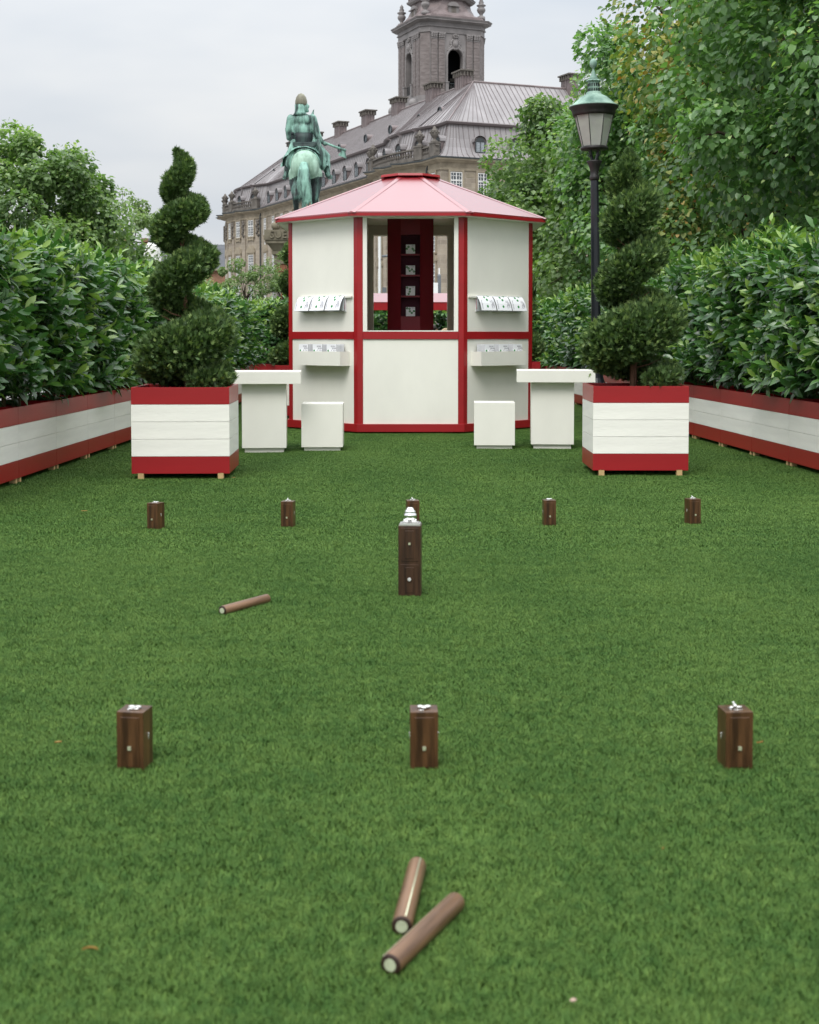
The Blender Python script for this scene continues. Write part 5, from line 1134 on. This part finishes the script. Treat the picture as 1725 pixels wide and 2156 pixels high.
# ============================================================ trees
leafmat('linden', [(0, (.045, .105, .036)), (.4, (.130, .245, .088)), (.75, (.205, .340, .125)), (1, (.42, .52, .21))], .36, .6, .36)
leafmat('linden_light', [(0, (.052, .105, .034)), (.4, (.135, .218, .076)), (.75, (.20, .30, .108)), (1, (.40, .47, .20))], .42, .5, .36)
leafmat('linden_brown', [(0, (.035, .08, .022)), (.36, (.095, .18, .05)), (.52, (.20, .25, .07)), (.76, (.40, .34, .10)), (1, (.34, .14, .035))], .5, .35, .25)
leafmat('sapling', [(0, (.075, .12, .045)), (.5, (.165, .24, .095)), (1, (.33, .41, .2))], .5, .35, .3)
HV = [(0, 0, .0), (-.40, -.02, .05), (-.52, .34, .07), (-.30, .74, .02), (0, 1.02, -.10), (.30, .74, .02), (.52, .34, .07), (.40, -.02, .05), (0, .42, -.03)]
HF = [(8, k + 1, k) for k in range(7)] + [(8, 0, 7)]
DV = [(0, 0, 0), (-.48, .40, .06), (0, 1., -.08), (.48, .40, .06), (0, .45, -.03)]; DF = [(4, 1, 0), (4, 2, 1), (4, 3, 2), (4, 0, 3)]
def linden(name, label, c, rad, clumps, n, size, seed, m='linden', fine=True, crown_lump=.38, leaf_parts=0, group='lime trees', spread=(.60, .88)):
    rg = np.random.default_rng(seed); c = np.array(c); rad = np.array(rad, float)
    q_ = np.arange(clumps) + .5; th = math.pi * (1 + 5 ** .5) * q_; zf = 1 - 2 * q_ / clumps; d = unit(np.stack([np.cos(th) * np.sqrt(1 - zf ** 2), np.sin(th) * np.sqrt(1 - zf ** 2), zf], 1) + rg.normal(size=(clumps, 3)) * .12); d = d / ((np.abs(d) ** 3).sum(1, keepdims=True) ** (1 / 3)); cc = d * rad * rg.uniform(*spread, (clumps, 1)); cr_ = rad.mean() * crown_lump * rg.uniform(.6, 1.35, clumps); ct = rg.normal(0, .09, clumps)
    i = rg.integers(0, clumps, n * 2); u = unit(rg.normal(size=(n * 2, 3))); rr_ = cr_[i] * np.clip(rg.normal(.95, .14, n * 2), .3, 1.35)
    u2 = u * np.array((1, 1, .85)); pos = cc[i] + u2 * rr_[:, None]; gl = unit(pos / rad)
    e_ = np.linalg.norm(pos / rad, axis=1); tocam = unit(np.array((0, 0, 1.1)) - c)
    keep = (e_ > .55) & ((gl @ tocam) > -.35) & (pos[:, 2] + c[2] > .7); pos, u, gl, i = pos[keep][:n], u[keep][:n], gl[keep][:n], i[keep][:n]; k = len(pos)
    ax_ = unit(u * .7 + gl * .3 + np.array((0, 0, -.75)) + rg.normal(size=(k, 3)) * .45); nr = unit(u * .7 + np.array((0, 0, .55)) + rg.normal(size=(k, 3)) * .38)
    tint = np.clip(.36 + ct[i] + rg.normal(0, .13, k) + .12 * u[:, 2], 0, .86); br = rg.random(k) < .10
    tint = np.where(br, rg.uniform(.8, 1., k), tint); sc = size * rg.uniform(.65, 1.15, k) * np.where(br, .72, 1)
    t = thing(name, label, 'tree', (c[0], c[1], 0), 0, group)
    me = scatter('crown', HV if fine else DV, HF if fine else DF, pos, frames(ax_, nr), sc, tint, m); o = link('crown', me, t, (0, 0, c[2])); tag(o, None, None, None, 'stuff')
    mb = MB(); tr = .05 * rad.mean() + .02; mb.tube([(0, 0, 0), (.03, .02, c[2] * .45), (-.04, 0, c[2]), (0, 0, c[2] + rad[2] * .35)], [tr * 1.3, tr, tr * .75, tr * .2], 10)
    for q in range(0, clumps, 1 if clumps < 60 else 5):
        s = cc[q] + np.array((0, 0, c[2])); z0 = max(.8, c[2] - rad[2] * .7 + rg.uniform(0, rad[2] * .9)); z0 = min(z0, s[2] + .2)
        mid = s * .55 + np.array((0, 0, z0)) * .45 + rg.normal(size=3) * .12; mb.tube([(0, 0, z0), tuple(mid), tuple(s), tuple(s + unit(cc[q]) * cr_[q] * .7)], [tr * .4, tr * .22, tr * .1, .005], 5)
    mb.build('trunk', 'bark', t, smooth=True)
    if leaf_parts:
        lm = [scatter('leaf', HV, HF, np.zeros((1, 3)), np.eye(3)[None], [1.], [tv_], m) for tv_ in (.3, .5, .75)]; dz = pos @ tocam; pick = np.argsort(-dz)[:leaf_parts * 6:6]
        F = frames(ax_, nr)
        for a in pick:
            lf = link('leaf', lm[int(a) % 3], t, tuple(pos[a] + np.array((0, 0, c[2])) + tocam * .05)); lf.scale = (size * 1.1,) * 3; lf.rotation_euler = Matrix(F[a].tolist()).to_euler()
    return t
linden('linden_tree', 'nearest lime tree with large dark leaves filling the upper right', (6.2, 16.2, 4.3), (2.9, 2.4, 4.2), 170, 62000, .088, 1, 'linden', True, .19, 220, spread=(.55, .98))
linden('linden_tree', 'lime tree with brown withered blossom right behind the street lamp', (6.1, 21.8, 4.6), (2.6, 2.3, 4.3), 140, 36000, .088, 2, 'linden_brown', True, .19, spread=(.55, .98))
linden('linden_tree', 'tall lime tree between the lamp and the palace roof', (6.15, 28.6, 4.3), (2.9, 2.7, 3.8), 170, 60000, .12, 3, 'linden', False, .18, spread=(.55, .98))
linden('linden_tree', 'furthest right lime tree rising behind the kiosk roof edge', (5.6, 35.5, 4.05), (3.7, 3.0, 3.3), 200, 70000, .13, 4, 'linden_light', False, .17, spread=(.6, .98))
linden('linden_tree', 'large pale green lime tree behind the left hedge', (-12.2, 38.5, 3.5), (4.1, 2.9, 3.1), 200, 70000, .145, 5, 'linden_light', False, .17, spread=(.6, .98))
linden('linden_tree', 'lime tree cut by the left picture edge behind the hedge', (-12.6, 34.2, 3.0), (2.4, 2.0, 2.4), 90, 20000, .13, 6, 'linden_light', False, .2, spread=(.55, .98))
linden('thin_tree', 'airy pale tree at the right edge of the left lime tree', (-11.9, 57, 4.9), (2.0, 1.4, 2.2), 40, 5200, .15, 7, 'sapling', False, .22, 0, 'thin pale trees', (.5, 1.0))
linden('thin_tree', 'low pale bush in front of the slate roofed house', (-11.6, 64, 3.9), (2.4, 1.6, 1.5), 24, 3800, .15, 8, 'sapling', False, .26, 0, 'thin pale trees', (.4, 1.0))
linden('thin_tree', 'young pale tree in front of the palace left of the pedestal', (-5.0, 42, 2.15), (1.1, .9, 1.4), 70, 9000, .07, 9, 'sapling', False, .17, 0, 'thin pale trees', (.4, .95))
linden('thin_tree', 'small pale tree close beside the brick pedestal', (-3.95, 43.5, 2.1), (.5, .5, 1.75), 36, 3600, .07, 10, 'sapling', False, .22, 0, 'thin pale trees', (.4, 1.0))
linden('thin_tree', 'yellowish bush left of the young pale tree above the hedge', (-6.4, 44, 1.8), (.7, .7, 1.0), 14, 2600, .085, 12, 'sapling', False, .3, 0, 'thin pale trees', (.4, 1.0))
linden('linden_tree', 'lime tree hidden mostly behind the nearest right lime tree', (8.6, 24.5, 4.6), (2.6, 2.2, 4.2), 110, 24000, .12, 14, 'linden', False, .22, spread=(.55, .98))
linden('linden_tree', 'lime tree just left of the street lamp in the right hand row', (6.1, 31.8, 4.0), (2.9, 2.4, 3.5), 130, 34000, .13, 15, 'linden_light', False, .19, spread=(.55, .98))
